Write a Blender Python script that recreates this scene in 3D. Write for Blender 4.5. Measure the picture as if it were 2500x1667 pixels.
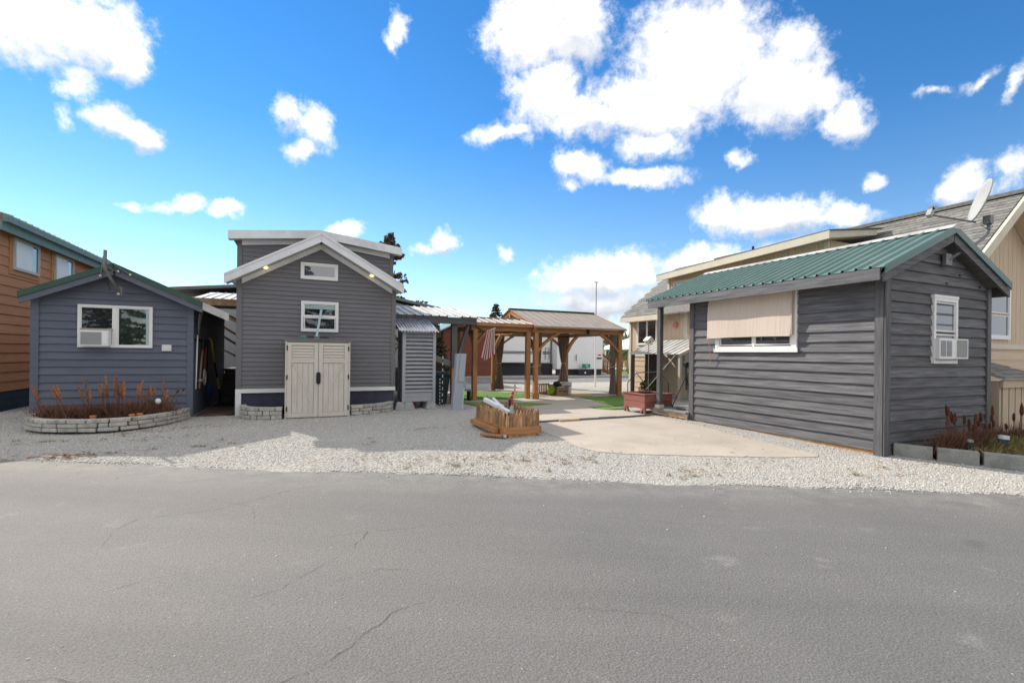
import bpy, bmesh, math, random
import numpy as np
from mathutils import Vector, Matrix
R = math.radians
random.seed(7); rng = np.random.default_rng(7)
for o in list(bpy.data.objects): bpy.data.objects.remove(o)
S = bpy.context.scene
COL = S.collection

# ---------------------------------------------------------------- camera
cam = bpy.data.cameras.new("camera"); co = bpy.data.objects.new("camera", cam); COL.objects.link(co)
cam.sensor_width = 36; cam.lens = 1151/2500*36; cam.shift_y = (864-833.5)/2500
cam.clip_start = .05; cam.clip_end = 6000
co.location = (0, 0, 1.4)
YAW, ROLL = R(24.1), R(.7)
co.rotation_euler = (Matrix.Rotation(-YAW, 4, 'Z') @ Matrix.Rotation(R(90), 4, 'X') @ Matrix.Rotation(ROLL, 4, 'Z')).to_euler()
S.camera = co

# ---------------------------------------------------------------- sun and sky
SUN_EL = R(37); TX, TY = .435, -.90        # horizontal direction the light travels
tn = math.hypot(TX, TY); TX /= tn; TY /= tn
sun = bpy.data.lights.new("sun", 'SUN'); so = bpy.data.objects.new("sun", sun); COL.objects.link(so)
sun.energy = 1.95; sun.angle = R(.55); sun.color = (1, .93, .82)
d = Vector((TX*math.cos(SUN_EL), TY*math.cos(SUN_EL), -math.sin(SUN_EL)))
so.rotation_euler = d.to_track_quat('-Z', 'Y').to_euler(); so.location = (-20, 40, 40)

W = bpy.data.worlds.new("World"); S.world = W; W.use_nodes = True
wt = W.node_tree; wt.nodes.clear()
def wn(t, **k):
    n = wt.nodes.new(t)
    for a, b in k.items(): setattr(n, a, b)
    return n
def wl(a, b): wt.links.new(a, b)
def wm(op, a, b=None, c=None):
    n = wn('ShaderNodeMath', operation=op)
    for i, v in enumerate((a, b, c)):
        if v is None: continue
        if isinstance(v, (int, float)): n.inputs[i].default_value = v
        else: wl(v, n.inputs[i])
    return n.outputs[0]
SKY_K = .10
sky = wn('ShaderNodeTexSky', sky_type='NISHITA'); sky.sun_disc = False
sky.sun_elevation = SUN_EL; sky.sun_rotation = math.atan2(-TX, -TY)
sky.altitude = 100; sky.air_density = 1.0; sky.dust_density = 0; sky.ozone_density = 3.0
hsv = wn('ShaderNodeHueSaturation'); hsv.inputs['Saturation'].default_value = 1.33; hsv.inputs['Value'].default_value = .64
hsv.inputs['Hue'].default_value = .501
wl(sky.outputs[0], hsv.inputs['Color'])
tc = wn('ShaderNodeTexCoord'); sep = wn('ShaderNodeSeparateXYZ'); wl(tc.outputs['Generated'], sep.inputs[0])
az = wm('ARCTAN2', sep.outputs[0], sep.outputs[1]); el = wm('ARCSINE', sep.outputs[2])
sat = wn('ShaderNodeMapRange'); sat.inputs[1].default_value = .02; sat.inputs[2].default_value = .42; sat.inputs[3].default_value = 1.08; sat.inputs[4].default_value = 1.30; wl(el, sat.inputs[0]); wl(sat.outputs[0], hsv.inputs['Saturation'])
nz = wn('ShaderNodeTexNoise'); nz.inputs['Scale'].default_value = 9; nz.inputs['Detail'].default_value = 9; nz.inputs['Roughness'].default_value = .62
wl(tc.outputs['Generated'], nz.inputs['Vector'])
ns = wn('ShaderNodeSeparateColor'); wl(nz.outputs['Color'], ns.inputs[0])
wa = wm('ADD', az, wm('MULTIPLY', wm('SUBTRACT', ns.outputs[0], .5), .10))
we = wm('ADD', el, wm('MULTIPLY', wm('SUBTRACT', ns.outputs[1], .5), .085))
cv = wn('ShaderNodeCombineXYZ'); wl(wa, cv.inputs[0]); wl(we, cv.inputs[1])
CLOUDS = [(-.386,.458,.125,.059,.38,1),(-.314,.467,.088,.052,.17,1),(-.279,.442,.04,.036,-.06,.9),(-.332,.397,.026,.024,-.31,.5),(-.291,.357,.035,.031,-.02,.9),(-.254,.341,.041,.026,-.33,.9),(-.341,.345,.012,.017,.31,.35),(-.027,.425,.033,.03,.18,.75),(.017,.406,.035,.046,.46,.75),(-.001,.369,.041,.019,.15,.6),(.182,.591,.021,.028,-.07,.65),(.162,.562,.016,.023,-.07,.5),(-.272,.233,.019,.009,.2,.6),(-.201,.242,.045,.013,.09,.75),(-.125,.243,.036,.015,.15,.8),(.456,.604,.112,.068,-.03,1),(.542,.607,.093,.073,-.07,.95),(.483,.51,.081,.077,.1,.95),(.402,.434,.078,.023,.15,.75),(.57,.46,.1,.039,-.07,.9),(.787,.534,.165,.109,-.19,1.1),(.929,.465,.112,.073,-.38,1.05),(.71,.469,.153,.062,-.14,1),(1.024,.389,.047,.041,-.23,.85),(.961,.522,.066,.03,-.4,.6),(.695,.409,.094,.032,-.11,.75),(.562,.381,.064,.034,-.2,.9),(.679,.352,.11,.021,-.09,.8),(.835,.272,.056,.038,.07,.85),(.932,.257,.094,.039,-.14,.95),(1.031,.24,.054,.019,-.15,.75),(.607,.166,.161,.055,.05,1.05),(.806,.183,.112,.039,.08,1.05),(.617,.108,.176,.051,-.02,.85),(.965,.186,.09,.029,-.1,.6),(.28,.23,.039,.026,.2,.9),(.238,.216,.03,.012,.05,.5),(.079,.24,.038,.022,.09,.9),(1.068,.289,.023,.017,-.03,.75),(1.179,.26,.03,.036,-.22,1),(1.225,.264,.017,.026,-.24,.5),(1.198,.403,.023,.008,.46,.45),(1.147,.399,.019,.006,-.11,.35),(.869,.36,.028,.014,-.15,.45),(.401,.209,.013,.018,-.32,.4),(.537,.341,.021,.012,-.03,.35),(1.24,.388,.011,.026,-.35,.4)]
acc = None; accb = None
for a, e, ra, re, rot, w in CLOUDS:
    mp = wn('ShaderNodeMapping', vector_type='TEXTURE')
    mp.inputs['Location'].default_value = (a, e, 0); mp.inputs['Rotation'].default_value = (0, 0, rot)
    mp.inputs['Scale'].default_value = (ra*1.0, re*1.0, 1)
    wl(cv.outputs[0], mp.inputs[0])
    ln = wn('ShaderNodeVectorMath', operation='LENGTH'); wl(mp.outputs[0], ln.inputs[0])
    v = wm('MULTIPLY', wm('SUBTRACT', 1.0, ln.outputs['Value']), w)
    acc = v if acc is None else wm('MAXIMUM', acc, v)
    if re < .025 or w < .7: continue
    mp2 = wn('ShaderNodeMapping', vector_type='TEXTURE')              # the same puff a little higher up: denser above means an underside here
    mp2.inputs['Location'].default_value = (a, e-.022, 0); mp2.inputs['Rotation'].default_value = (0, 0, rot); mp2.inputs['Scale'].default_value = (ra*1.02, re*1.02, 1)
    wl(cv.outputs[0], mp2.inputs[0]); l2 = wn('ShaderNodeVectorMath', operation='LENGTH'); wl(mp2.outputs[0], l2.inputs[0])
    v2 = wm('MULTIPLY', wm('SUBTRACT', 1.0, l2.outputs['Value']), w); accb = v2 if accb is None else wm('MAXIMUM', accb, v2)
# heavier cumulus added outside the view, as fill light for the shaded fronts
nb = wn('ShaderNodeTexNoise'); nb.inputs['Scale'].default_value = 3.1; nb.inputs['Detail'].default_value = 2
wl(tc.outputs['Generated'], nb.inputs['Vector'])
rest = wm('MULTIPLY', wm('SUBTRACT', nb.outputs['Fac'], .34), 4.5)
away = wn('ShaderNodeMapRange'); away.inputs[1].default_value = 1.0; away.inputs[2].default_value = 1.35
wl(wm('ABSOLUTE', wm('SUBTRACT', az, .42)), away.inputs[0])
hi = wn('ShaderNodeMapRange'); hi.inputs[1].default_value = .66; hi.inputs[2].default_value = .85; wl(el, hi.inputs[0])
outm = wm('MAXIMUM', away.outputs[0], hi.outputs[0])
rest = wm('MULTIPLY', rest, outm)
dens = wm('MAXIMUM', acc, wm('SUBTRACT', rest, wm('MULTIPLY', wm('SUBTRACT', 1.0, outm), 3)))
nf = wn('ShaderNodeTexNoise'); nf.inputs['Scale'].default_value = 34; nf.inputs['Detail'].default_value = 10; nf.inputs['Roughness'].default_value = .66
wl(tc.outputs['Generated'], nf.inputs['Vector'])
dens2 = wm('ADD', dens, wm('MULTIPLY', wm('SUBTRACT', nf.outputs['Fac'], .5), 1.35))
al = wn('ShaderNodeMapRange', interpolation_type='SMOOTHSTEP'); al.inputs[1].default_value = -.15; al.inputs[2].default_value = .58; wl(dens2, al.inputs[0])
# cloud body: bright crowns, soft grey undersides low over the horizon
sh = wn('ShaderNodeMapRange', interpolation_type='SMOOTHSTEP'); sh.inputs[1].default_value = .40; sh.inputs[2].default_value = .66; nl = wn('ShaderNodeTexNoise'); nl.inputs['Scale'].default_value = 11; nl.inputs['Detail'].default_value = 5; wl(tc.outputs['Generated'], nl.inputs['Vector']); wl(nl.outputs['Fac'], sh.inputs[0])
lowm = wn('ShaderNodeMapRange', interpolation_type='SMOOTHSTEP'); lowm.inputs[1].default_value = .16; lowm.inputs[2].default_value = .09; wl(we, lowm.inputs[0])
und = wn('ShaderNodeMapRange', interpolation_type='SMOOTHSTEP'); und.inputs[1].default_value = -.15; und.inputs[2].default_value = .5; wl(wm('SUBTRACT', accb, acc), und.inputs[0])
grey = wm('MINIMUM', wm('ADD', wm('ADD', wm('MULTIPLY', sh.outputs[0], .45), wm('MULTIPLY', und.outputs[0], .6)), wm('MULTIPLY', lowm.outputs[0], .8)), 1.0)
cc = wn('ShaderNodeMix', data_type='RGBA'); wl(grey, cc.inputs[0])
k = 1/SKY_K
cc.inputs[6].default_value = (.49*k, .485*k, .475*k, 1); cc.inputs[7].default_value = (.235*k, .25*k, .28*k, 1)
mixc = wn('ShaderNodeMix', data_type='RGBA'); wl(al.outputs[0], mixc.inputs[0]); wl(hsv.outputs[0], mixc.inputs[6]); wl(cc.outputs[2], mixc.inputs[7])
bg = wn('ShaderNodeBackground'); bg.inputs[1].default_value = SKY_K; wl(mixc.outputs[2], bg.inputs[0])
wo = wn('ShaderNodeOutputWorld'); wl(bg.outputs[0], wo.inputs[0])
S.view_settings.view_transform = 'Standard'; S.view_settings.look = 'None'
S.view_settings.exposure = 1.52; S.view_settings.gamma = 1
S.render.engine = 'CYCLES'

# ---------------------------------------------------------------- helpers
class MB:
    def __init__(s): s.v = []; s.f = []
    def add(s, vs, fs):
        b = len(s.v); s.v += [tuple(map(float, p)) for p in vs]; s.f += [tuple(b+i for i in q) for q in fs]; return s
    def hexa(s, c):      # 8 corners: bottom ring 0-3, top ring 4-7
        return s.add(c, [(3,2,1,0),(4,5,6,7),(0,1,5,4),(1,2,6,5),(2,3,7,6),(3,0,4,7)])
    def box(s, x0, x1, y0, y1, z0, z1):
        return s.hexa([(x0,y0,z0),(x1,y0,z0),(x1,y1,z0),(x0,y1,z0),(x0,y0,z1),(x1,y0,z1),(x1,y1,z1),(x0,y1,z1)])
    def beam(s, p, q, w, h, up=(0,0,1)):
        p, q = Vector(p), Vector(q); t = (q-p).normalized(); u = Vector(up)
        if abs(t.dot(u)) > .98: u = Vector((0,1,0))
        a = t.cross(u).normalized(); b = a.cross(t).normalized(); a *= w/2; b *= h/2
        return s.hexa([p-a-b, p+a-b, q+a-b, q-a-b, p-a+b, p+a+b, q+a+b, q-a+b])
    def tube(s, pts, r, n=8, cap=True):
        P = [Vector(p) for p in pts]; rr = r if isinstance(r, (list, tuple)) else [r]*len(P)
        b = len(s.v); a = None
        for i, p in enumerate(P):
            t = (P[min(i+1, len(P)-1)]-P[max(i-1, 0)]).normalized()
            if a is None:
                a = t.cross(Vector((0,0,1)) if abs(t.z) < .9 else Vector((1,0,0))).normalized()
            a = (a-t*a.dot(t)).normalized(); c = t.cross(a)
            for j in range(n):
                g = 2*math.pi*j/n; s.v.append(tuple(p+(a*math.cos(g)+c*math.sin(g))*rr[i]))
        for i in range(len(P)-1):
            for j in range(n):
                s.f.append((b+i*n+j, b+i*n+(j+1) % n, b+(i+1)*n+(j+1) % n, b+(i+1)*n+j))
        if cap:
            s.f.append(tuple(b+j for j in reversed(range(n)))); s.f.append(tuple(b+(len(P)-1)*n+j for j in range(n)))
        return s
    def prism(s, ring, off):          # polygon ring extruded by a vector
        n = len(ring); off = Vector(off); A = [Vector(p) for p in ring]
        return s.add(A+[p+off for p in A], [tuple(reversed(range(n))), tuple(range(n, 2*n))]+[(i, (i+1) % n, n+(i+1) % n, n+i) for i in range(n)])
    def sphere(s, c, r, n=10, m=7, sz=1):
        pts = []
        for i in range(1, m):
            t = math.pi*i/m
            for j in range(n):
                g = 2*math.pi*j/n; pts.append((c[0]+r*math.sin(t)*math.cos(g), c[1]+r*math.sin(t)*math.sin(g), c[2]+r*sz*math.cos(t)))
        top = len(pts); pts += [(c[0], c[1], c[2]+r*sz), (c[0], c[1], c[2]-r*sz)]
        fs = []
        for i in range(m-2):
            for j in range(n): fs.append((i*n+j, (i+1)*n+j, (i+1)*n+(j+1) % n, i*n+(j+1) % n))
        for j in range(n): fs += [(top, j, (j+1) % n), (top+1, (m-2)*n+(j+1) % n, (m-2)*n+j)]
        return s.add(pts, fs)
    def build(s, name, mat, parent=None, smooth=False, kind=None, bevel=0):
        V = np.array(s.v); c = (V.min(0)+V.max(0))/2
        me = bpy.data.meshes.new(name); me.from_pydata((V-c).tolist(), [], s.f); me.update()
        bm = bmesh.new(); bm.from_mesh(me); bmesh.ops.recalc_face_normals(bm, faces=bm.faces)
        if bevel: bmesh.ops.bevel(bm, geom=bm.edges[:], offset=bevel, segments=1, affect='EDGES', clamp_overlap=True)
        bm.to_mesh(me); bm.free()
        if smooth: me.polygons.foreach_set('use_smooth', [True]*len(me.polygons))
        o = bpy.data.objects.new(name, me); COL.objects.link(o); me.materials.append(mat)
        place(o, c, parent)
        if kind: o['kind'] = kind
        return o
def wloc(o):
    l = Vector(o.location)
    while o.parent: o = o.parent; l += Vector(o.location)
    return l
def place(o, c, parent):
    o.location = Vector(c)
    if parent is not None: o.location = Vector(c)-wloc(parent); o.parent = parent
def B(name, mat, parent, x0, x1, y0, y1, z0, z1, bevel=0): return MB().box(x0,x1,y0,y1,z0,z1).build(name, mat, parent, bevel=bevel)
def thing(name, label, cat, loc=(0,0,0), group=None):
    o = bpy.data.objects.new(name, None); COL.objects.link(o); o.location = loc; o.empty_display_size = .2
    return tag(o, label, cat, group)
def tag(o, label, cat, group=None):
    o['label'] = label; o['category'] = cat
    if group: o['group'] = group
    return o
def copy_tree(o, parent=None):
    c = o.copy(); COL.objects.link(c); c.parent = parent
    for ch in o.children: copy_tree(ch, c)
    return c
class Plane:                            # a wall face: u along it, z up, o outward
    def __init__(s, O, U, N): s.O, s.U, s.N = Vector(O), Vector(U).normalized(), Vector(N).normalized()
    def p(s, u, z, o=0): return s.O+s.U*u+s.N*o+Vector((0,0,z))
    def slab(s, mb, u0, u1, z0, z1, o0, o1):
        return mb.hexa([s.p(u0,z0,o0), s.p(u1,z0,o0), s.p(u1,z0,o1), s.p(u0,z0,o1), s.p(u0,z1,o0), s.p(u1,z1,o0), s.p(u1,z1,o1), s.p(u0,z1,o1)])
    def part(s, name, mat, parent, u0, u1, z0, z1, o0, o1, bevel=0): return s.slab(MB(), u0,u1,z0,z1,o0,o1).build(name, mat, parent, bevel=bevel)
def siding(pl, parent, mat, z0, z1, pitch, lim, ob=.02, ot=.006, name='board', jit=.0012):
    z = z0
    while z < z1-.01:
        zt = min(z+pitch, z1); a0, b0 = lim(z); a1, b1 = lim(zt)
        if b0-a0 < .03: break
        if b1-a1 < .005: m = (a1+b1)/2; a1, b1 = m-.0025, m+.0025
        j = random.uniform(-jit, jit); jb = random.uniform(-jit, jit)
        MB().hexa([pl.p(a0,z+j,0), pl.p(b0,z+jb,0), pl.p(b0,z+jb,ob+j), pl.p(a0,z+j,ob+jb), pl.p(a1,zt+.012,0), pl.p(b1,zt+.012,0), pl.p(b1,zt+.012,ot), pl.p(a1,zt+.012,ot)]).build(name, mat, parent)
        z += pitch
def vboards(pl, parent, mat, u0, u1, top, z0, pitch, o=.014, gap=.010, name='board'):
    u = u0
    while u < u1-.02:
        v = min(u+pitch, u1); za, zb = top(u+gap/2), top(v-gap/2); z0a = z0(u) if callable(z0) else z0; z0b = z0(v) if callable(z0) else z0
        if max(za-z0a, zb-z0b) > .03:
            MB().hexa([pl.p(u+gap/2,z0a,0), pl.p(v-gap/2,z0b,0), pl.p(v-gap/2,z0b,o), pl.p(u+gap/2,z0a,o), pl.p(u+gap/2,max(za,z0a+.01),0), pl.p(v-gap/2,max(zb,z0b+.01),0), pl.p(v-gap/2,max(zb,z0b+.01),o), pl.p(u+gap/2,max(za,z0a+.01),o)]).build(name, mat, parent)
        u = v
def window(pl, parent, u0, u1, z0, z1, fr, fw=.05, panes=None, o0=.0, o1=.045, glass=None, sash=None):
    mb = MB()
    pl.slab(mb,u0,u1,z0,z0+fw,o0,o1); pl.slab(mb,u0,u1,z1-fw,z1,o0,o1); pl.slab(mb,u0,u0+fw,z0+fw,z1-fw,o0,o1); pl.slab(mb,u1-fw,u1,z0+fw,z1-fw,o0,o1)
    w = mb.build('window', fr, parent)
    for i, (a, b, c, e) in enumerate(panes or [(u0+fw, u1-fw, z0+fw, z1-fw)]):
        g = glass[i] if isinstance(glass, (list, tuple)) else (glass or M['glass'])
        s = .022
        m = MB(); pl.slab(m,a,b,c,c+s,o0,o1-.012); pl.slab(m,a,b,e-s,e,o0,o1-.012); pl.slab(m,a,a+s,c+s,e-s,o0,o1-.012); pl.slab(m,b-s,b,c+s,e-s,o0,o1-.012)
        m.build('sash', sash or fr, w)
        pl.part('pane', g, w, a+s, b-s, c+s, e-s, o0+.002, o1-.028)
    return w
def metal_roof(parent, P0, along, up, length, slope_len, pitch, mat, rib_h=.022, rib_w=.045, name='roof_panel'):
    # P0 eave start; along = unit along the eave; up = unit up the slope
    A, U = Vector(along).normalized(), Vector(up).normalized(); N = A.cross(U).normalized()
    if N.z < 0: N = -N
    n = max(1, round(length/pitch)); w = length/n; t = .006
    prof = [(0,0),(w-rib_w,0),(w-rib_w*.72,rib_h),(w-rib_w*.28,rib_h),(w,0)]
    def pt(a, u, h): return A*a+U*u+N*h
    vs = []; 
    for u in (0, slope_len):
        for a, h in prof: vs.append(pt(a, u, h+t))
        for a, h in prof: vs.append(pt(a, u, h))
    k = len(prof); fs = []
    for i in range(k-1): fs += [(i, i+1, 2*k+i+1, 2*k+i), (k+i, 3*k+i, 3*k+i+1, k+i+1), (i, k+i, k+i+1, i+1), (2*k+i, 2*k+i+1, 3*k+i+1, 3*k+i)]
    fs += [(0, 2*k, 3*k, k), (k-1, 2*k-1, 4*k-1, 3*k-1)]
    me = bpy.data.meshes.new(name); me.from_pydata([tuple(v) for v in vs], [], fs); me.update(); me.materials.append(mat)
    bm = bmesh.new(); bm.from_mesh(me); bmesh.ops.recalc_face_normals(bm, faces=bm.faces); bm.to_mesh(me); bm.free()
    for i in range(n):
        o = bpy.data.objects.new(name, me); COL.objects.link(o); place(o, Vector(P0)+A*(w*i), parent)

# ---------------------------------------------------------------- materials
M = {}
def mat(name, c1, c2=None, scale=(6,6,6), detail=5, rough=.75, bump=0, bscale=None, bdist=.01, metal=0, spec=.35, world=False, lo=.35, hi=.65, dirt=None, dscale=1.2, randv=0, fine=0, coat=0):
    m = bpy.data.materials.new(name); m.use_nodes = True; t = m.node_tree; t.nodes.clear(); L = t.links.new
    out = t.nodes.new('ShaderNodeOutputMaterial'); b = t.nodes.new('ShaderNodeBsdfPrincipled'); L(b.outputs[0], out.inputs[0])
    b.inputs['Roughness'].default_value = rough; b.inputs['Metallic'].default_value = metal; b.inputs['Specular IOR Level'].default_value = spec
    if coat: b.inputs['Coat Weight'].default_value = coat; b.inputs['Coat IOR'].default_value = 2.1; b.inputs['Coat Roughness'].default_value = .01
    if world:
        g = t.nodes.new('ShaderNodeNewGeometry'); vec = g.outputs['Position']
    else:
        tc = t.nodes.new('ShaderNodeTexCoord'); oi = t.nodes.new('ShaderNodeObjectInfo')
        ad = t.nodes.new('ShaderNodeVectorMath'); ad.operation = 'ADD'
        ml = t.nodes.new('ShaderNodeMath'); ml.operation = 'MULTIPLY'; ml.inputs[1].default_value = 37.; L(oi.outputs['Random'], ml.inputs[0])
        L(tc.outputs['Object'], ad.inputs[0]); L(ml.outputs[0], ad.inputs[1]); vec = ad.outputs[0]
    def noise(sc, det, rg=.55):
        mp = t.nodes.new('ShaderNodeMapping'); mp.inputs['Scale'].default_value = sc; L(vec, mp.inputs[0])
        n = t.nodes.new('ShaderNodeTexNoise'); n.inputs['Scale'].default_value = 1; n.inputs['Detail'].default_value = det; n.inputs['Roughness'].default_value = rg; L(mp.outputs[0], n.inputs['Vector']); return n.outputs['Fac']
    def mix(fac, a, bcol, blend='MIX'):
        x = t.nodes.new('ShaderNodeMix'); x.data_type = 'RGBA'; x.blend_type = blend
        for sock, v in ((x.inputs[0], fac), (x.inputs[6], a), (x.inputs[7], bcol)):
            if isinstance(v, (int, float)): sock.default_value = v
            elif isinstance(v, tuple): sock.default_value = v+(1,) if len(v) == 3 else v
            else: L(v, sock)
        return x.outputs[2]
    def rng_(v, a, b_, c=0, d_=1):
        r = t.nodes.new('ShaderNodeMapRange'); r.inputs[1].default_value = a; r.inputs[2].default_value = b_; r.inputs[3].default_value = c; r.inputs[4].default_value = d_; L(v, r.inputs[0]); return r.outputs[0]
    col = c1
    if c2: col = mix(rng_(noise(scale, detail), lo, hi), c1, c2)
    if fine:
        col = mix(1.0, col, mix(rng_(noise((90,90,90), 3, .7), .25, .75), (1-fine,)*3, (1+fine,)*3), 'MULTIPLY')
    if dirt: col = mix(rng_(noise((dscale,)*3, 5, .6), .5, .72, 0, .85), col, dirt)
    if randv:
        if world: pass
        else: col = mix(1.0, col, mix(oi.outputs['Random'], (1-randv,)*3, (1+randv,)*3), 'MULTIPLY')
    if isinstance(col, tuple): b.inputs['Base Color'].default_value = col+(1,)
    else: L(col, b.inputs['Base Color'])
    if bump:
        bp = t.nodes.new('ShaderNodeBump'); bp.inputs['Strength'].default_value = bump; bp.inputs['Distance'].default_value = bdist
        L(noise(bscale or scale, 6, .6), bp.inputs['Height']); L(bp.outputs[0], b.inputs['Normal'])
    M[name] = m; return m
H_ = (3,3,60); V_ = (60,60,3)
mat('slate', (.116,.128,.166), (.138,.150,.19), (2,2,14), rough=.7, bump=.12, bscale=(40,40,160), bdist=.002, fine=.12, randv=.05)
mat('dark_stain', (.070,.070,.078), (.175,.172,.178), (1.9,1.9,32), rough=.68, bump=.5, bscale=(4,4,110), bdist=.004, lo=.34, hi=.72, randv=.2, fine=.2, spec=.4)
mat('dark_stain_v', (.08,.078,.084), (.14,.137,.14), (26,26,2.2), rough=.7, bump=.4, bscale=(70,70,5), bdist=.006, randv=.1, fine=.15)
mat('vinyl', (.163,.158,.168), (.181,.175,.186), (2,2,4), rough=.6, bump=.12, bscale=(6,6,60), bdist=.003, randv=.04, fine=.05)
mat('vinyl_trim', (.17,.16,.163), None, rough=.6, fine=.06)
mat('white', (.84,.83,.81), (.78,.77,.755), (3,3,3), rough=.5, fine=.04)
mat('white_trim', (.80,.81,.83), (.72,.73,.75), (2,2,2), rough=.55, fine=.05, dirt=(.60,.59,.57), dscale=2.5)
mat('soffit', (.55,.53,.49), (.48,.46,.42), rough=.7)
mat('skirt', (.05,.057,.085), (.065,.07,.10), rough=.8, fine=.1)
mat('green_metal', (.11,.20,.175), (.135,.235,.205), (1.5,1.5,1.5), rough=.38, spec=.5, dirt=(.16,.24,.22), dscale=1.6, fine=.05)
mat('green_trim', (.055,.13,.12), (.07,.15,.14), rough=.4, spec=.5, fine=.05)
mat('green_old', (.03,.085,.06), (.045,.10,.07), rough=.5, fine=.08, dirt=(.09,.09,.05), dscale=4)
mat('tan_plastic', (.66,.605,.525), (.62,.57,.495), (2,2,2), rough=.55, bump=.1, bscale=(120,120,30), bdist=.002, fine=.04, dirt=(.56,.51,.44), dscale=3)
mat('black', (.018,.018,.02), None, rough=.45)
mat('black_matte', (.012,.012,.014), None, rough=.9, fine=.2)
mat('grey_paint', (.42,.425,.445), (.37,.375,.395), (4,4,4), rough=.6, fine=.06)
mat('ped_metal', (.40,.44,.48), (.36,.40,.44), (2,2,2), rough=.5, spec=.5, fine=.03)
mat('galv', (.62,.62,.66), (.42,.42,.46), (10,4,4), rough=.32, metal=.75, fine=.05)
mat('pale_metal', (.56,.545,.52), (.48,.465,.44), (2,2,2), rough=.5, metal=0, dirt=(.33,.30,.26), dscale=2)
mat('brown_metal', (.32,.265,.215), (.265,.22,.18), (2,2,2), rough=.55, metal=0, spec=.5, fine=.08)
mat('concrete', (.45,.40,.34), (.40,.35,.295), (1.1,1.1,1.1), rough=.9, bump=.15, bscale=(60,60,60), bdist=.004, world=True, fine=.14, dirt=(.34,.295,.245), dscale=.9)
mat('pier', (.40,.40,.39), (.30,.30,.30), (9,9,9), rough=.95, bump=.4, bscale=(60,60,60), fine=.2)
mat('cblock', (.33,.325,.30), (.24,.24,.225), (7,7,7), rough=.95, bump=.5, bscale=(90,90,90), fine=.25, dirt=(.17,.17,.14), dscale=4)
mat('stone', (.53,.505,.45), (.42,.40,.36), (9,9,9), rough=.95, bump=.6, bscale=(45,45,45), bdist=.012, fine=.18, randv=.12, dirt=(.25,.24,.2), dscale=6)
mat('cedar', (.47,.23,.095), (.33,.155,.062), (26,26,2.5), rough=.6, bump=.25, bscale=(80,80,4), bdist=.004, randv=.12)
mat('cedar_h', (.47,.23,.095), (.33,.155,.062), (2.5,26,26), rough=.6, bump=.25, bscale=(4,80,80), bdist=.004, randv=.12)
mat('cedar_y', (.47,.23,.095), (.33,.155,.062), (26,2.5,26), rough=.6, bump=.25, bscale=(80,4,80), bdist=.004, randv=.12)
mat('picket', (.52,.30,.15), (.30,.17,.085), (30,30,3), rough=.7, bump=.4, bscale=(90,90,5), bdist=.004, randv=.35, dirt=(.10,.065,.045), dscale=7)
mat('raw_wood', (.50,.27,.12), (.36,.18,.08), (3,3,30), rough=.7, bump=.2, bscale=(5,5,60), bdist=.003, dirt=(.55,.5,.45), dscale=3)
mat('worn_paint', (.55,.50,.45), (.34,.17,.07), (3,3,22), rough=.8, lo=.42, hi=.6)
mat('grey_wood', (.30,.29,.275), (.20,.19,.18), (26,3,26), rough=.85, bump=.3, bscale=(60,5,60), bdist=.004, randv=.1)
mat('old_step', (.115,.105,.10), (.08,.075,.07), (3,20,20), rough=.9, fine=.2)
mat('red_wood', (.32,.125,.10), (.24,.09,.072), (3,3,30), rough=.65, bump=.25, bscale=(5,5,60), bdist=.003, randv=.08)
mat('brown_side', (.54,.25,.115), (.45,.205,.095), (3,3,30), rough=.7, bump=.3, bscale=(6,6,70), bdist=.004, randv=.07, fine=.1)
mat('teal_skirt', (.022,.045,.062), (.03,.055,.072), rough=.8, fine=.1)
mat('teal_trim', (.16,.24,.235), (.13,.205,.20), rough=.6, fine=.05)
mat('beige', (.62,.48,.345), (.56,.435,.31), (26,26,2), rough=.75, bump=.2, bscale=(70,70,4), bdist=.003, randv=.03)
mat('beige_h', (.62,.48,.345), (.56,.435,.31), (2,2,26), rough=.75, bump=.2, bscale=(4,4,70), bdist=.003, randv=.03)
mat('beige_dark', (.30,.22,.15), None, rough=.8)
mat('cream', (.66,.60,.47), (.60,.545,.425), (3,3,3), rough=.65, fine=.04)
mat('shingle', (.235,.225,.205), (.16,.155,.145), (14,14,14), rough=.95, bump=.5, bscale=(120,120,120), fine=.3, randv=.22)
mat('redbrown', (.20,.065,.04), (.155,.05,.032), (3,3,20), rough=.7, randv=.08)
mat('rv_white', (.82,.82,.81), (.78,.78,.77), (1,1,1), rough=.35)
mat('rv_grey', (.42,.43,.44), None, rough=.4)
mat('rv_skirt', (.022,.024,.032), (.03,.032,.042), (3,3,3), rough=.7)
mat('blind', (.65,.55,.465), (.57,.475,.40), (3,90,2), rough=.85, bump=.25, bscale=(2,160,2), bdist=.002, fine=.08)
mat('curtain', (.19,.145,.12), (.14,.105,.088), (8,8,2), rough=.95, fine=.15)
mat('soil', (.055,.038,.028), (.03,.022,.017), (20,20,20), rough=1, bump=1, bscale=(60,60,60), bdist=.03)
mat('dead_stalk', (.22,.11,.065), (.11,.052,.036), (20,20,20), rough=.9, fine=.2, randv=.2)
mat('dead_plume', (.34,.16,.08), (.21,.085,.048), (30,30,30), rough=1, fine=.25, randv=.2)
mat('dark_seed', (.085,.03,.02), (.14,.055,.03), (40,40,40), rough=1, fine=.3, randv=.2)
mat('terracotta', (.55,.21,.08), None, rough=.8)
mat('leaf', (.055,.10,.025), (.11,.15,.04), (8,8,8), rough=.7, fine=.2)
mat('leaf_yellow', (.30,.30,.05), (.16,.20,.05), (6,6,6), rough=.7, fine=.2)
mat('conifer', (.045,.055,.028), (.075,.075,.035), (3,3,3), rough=.8, fine=.2)
mat('cone_brown', (.14,.10,.05), (.09,.07,.035), (3,3,3), rough=.8)
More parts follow.
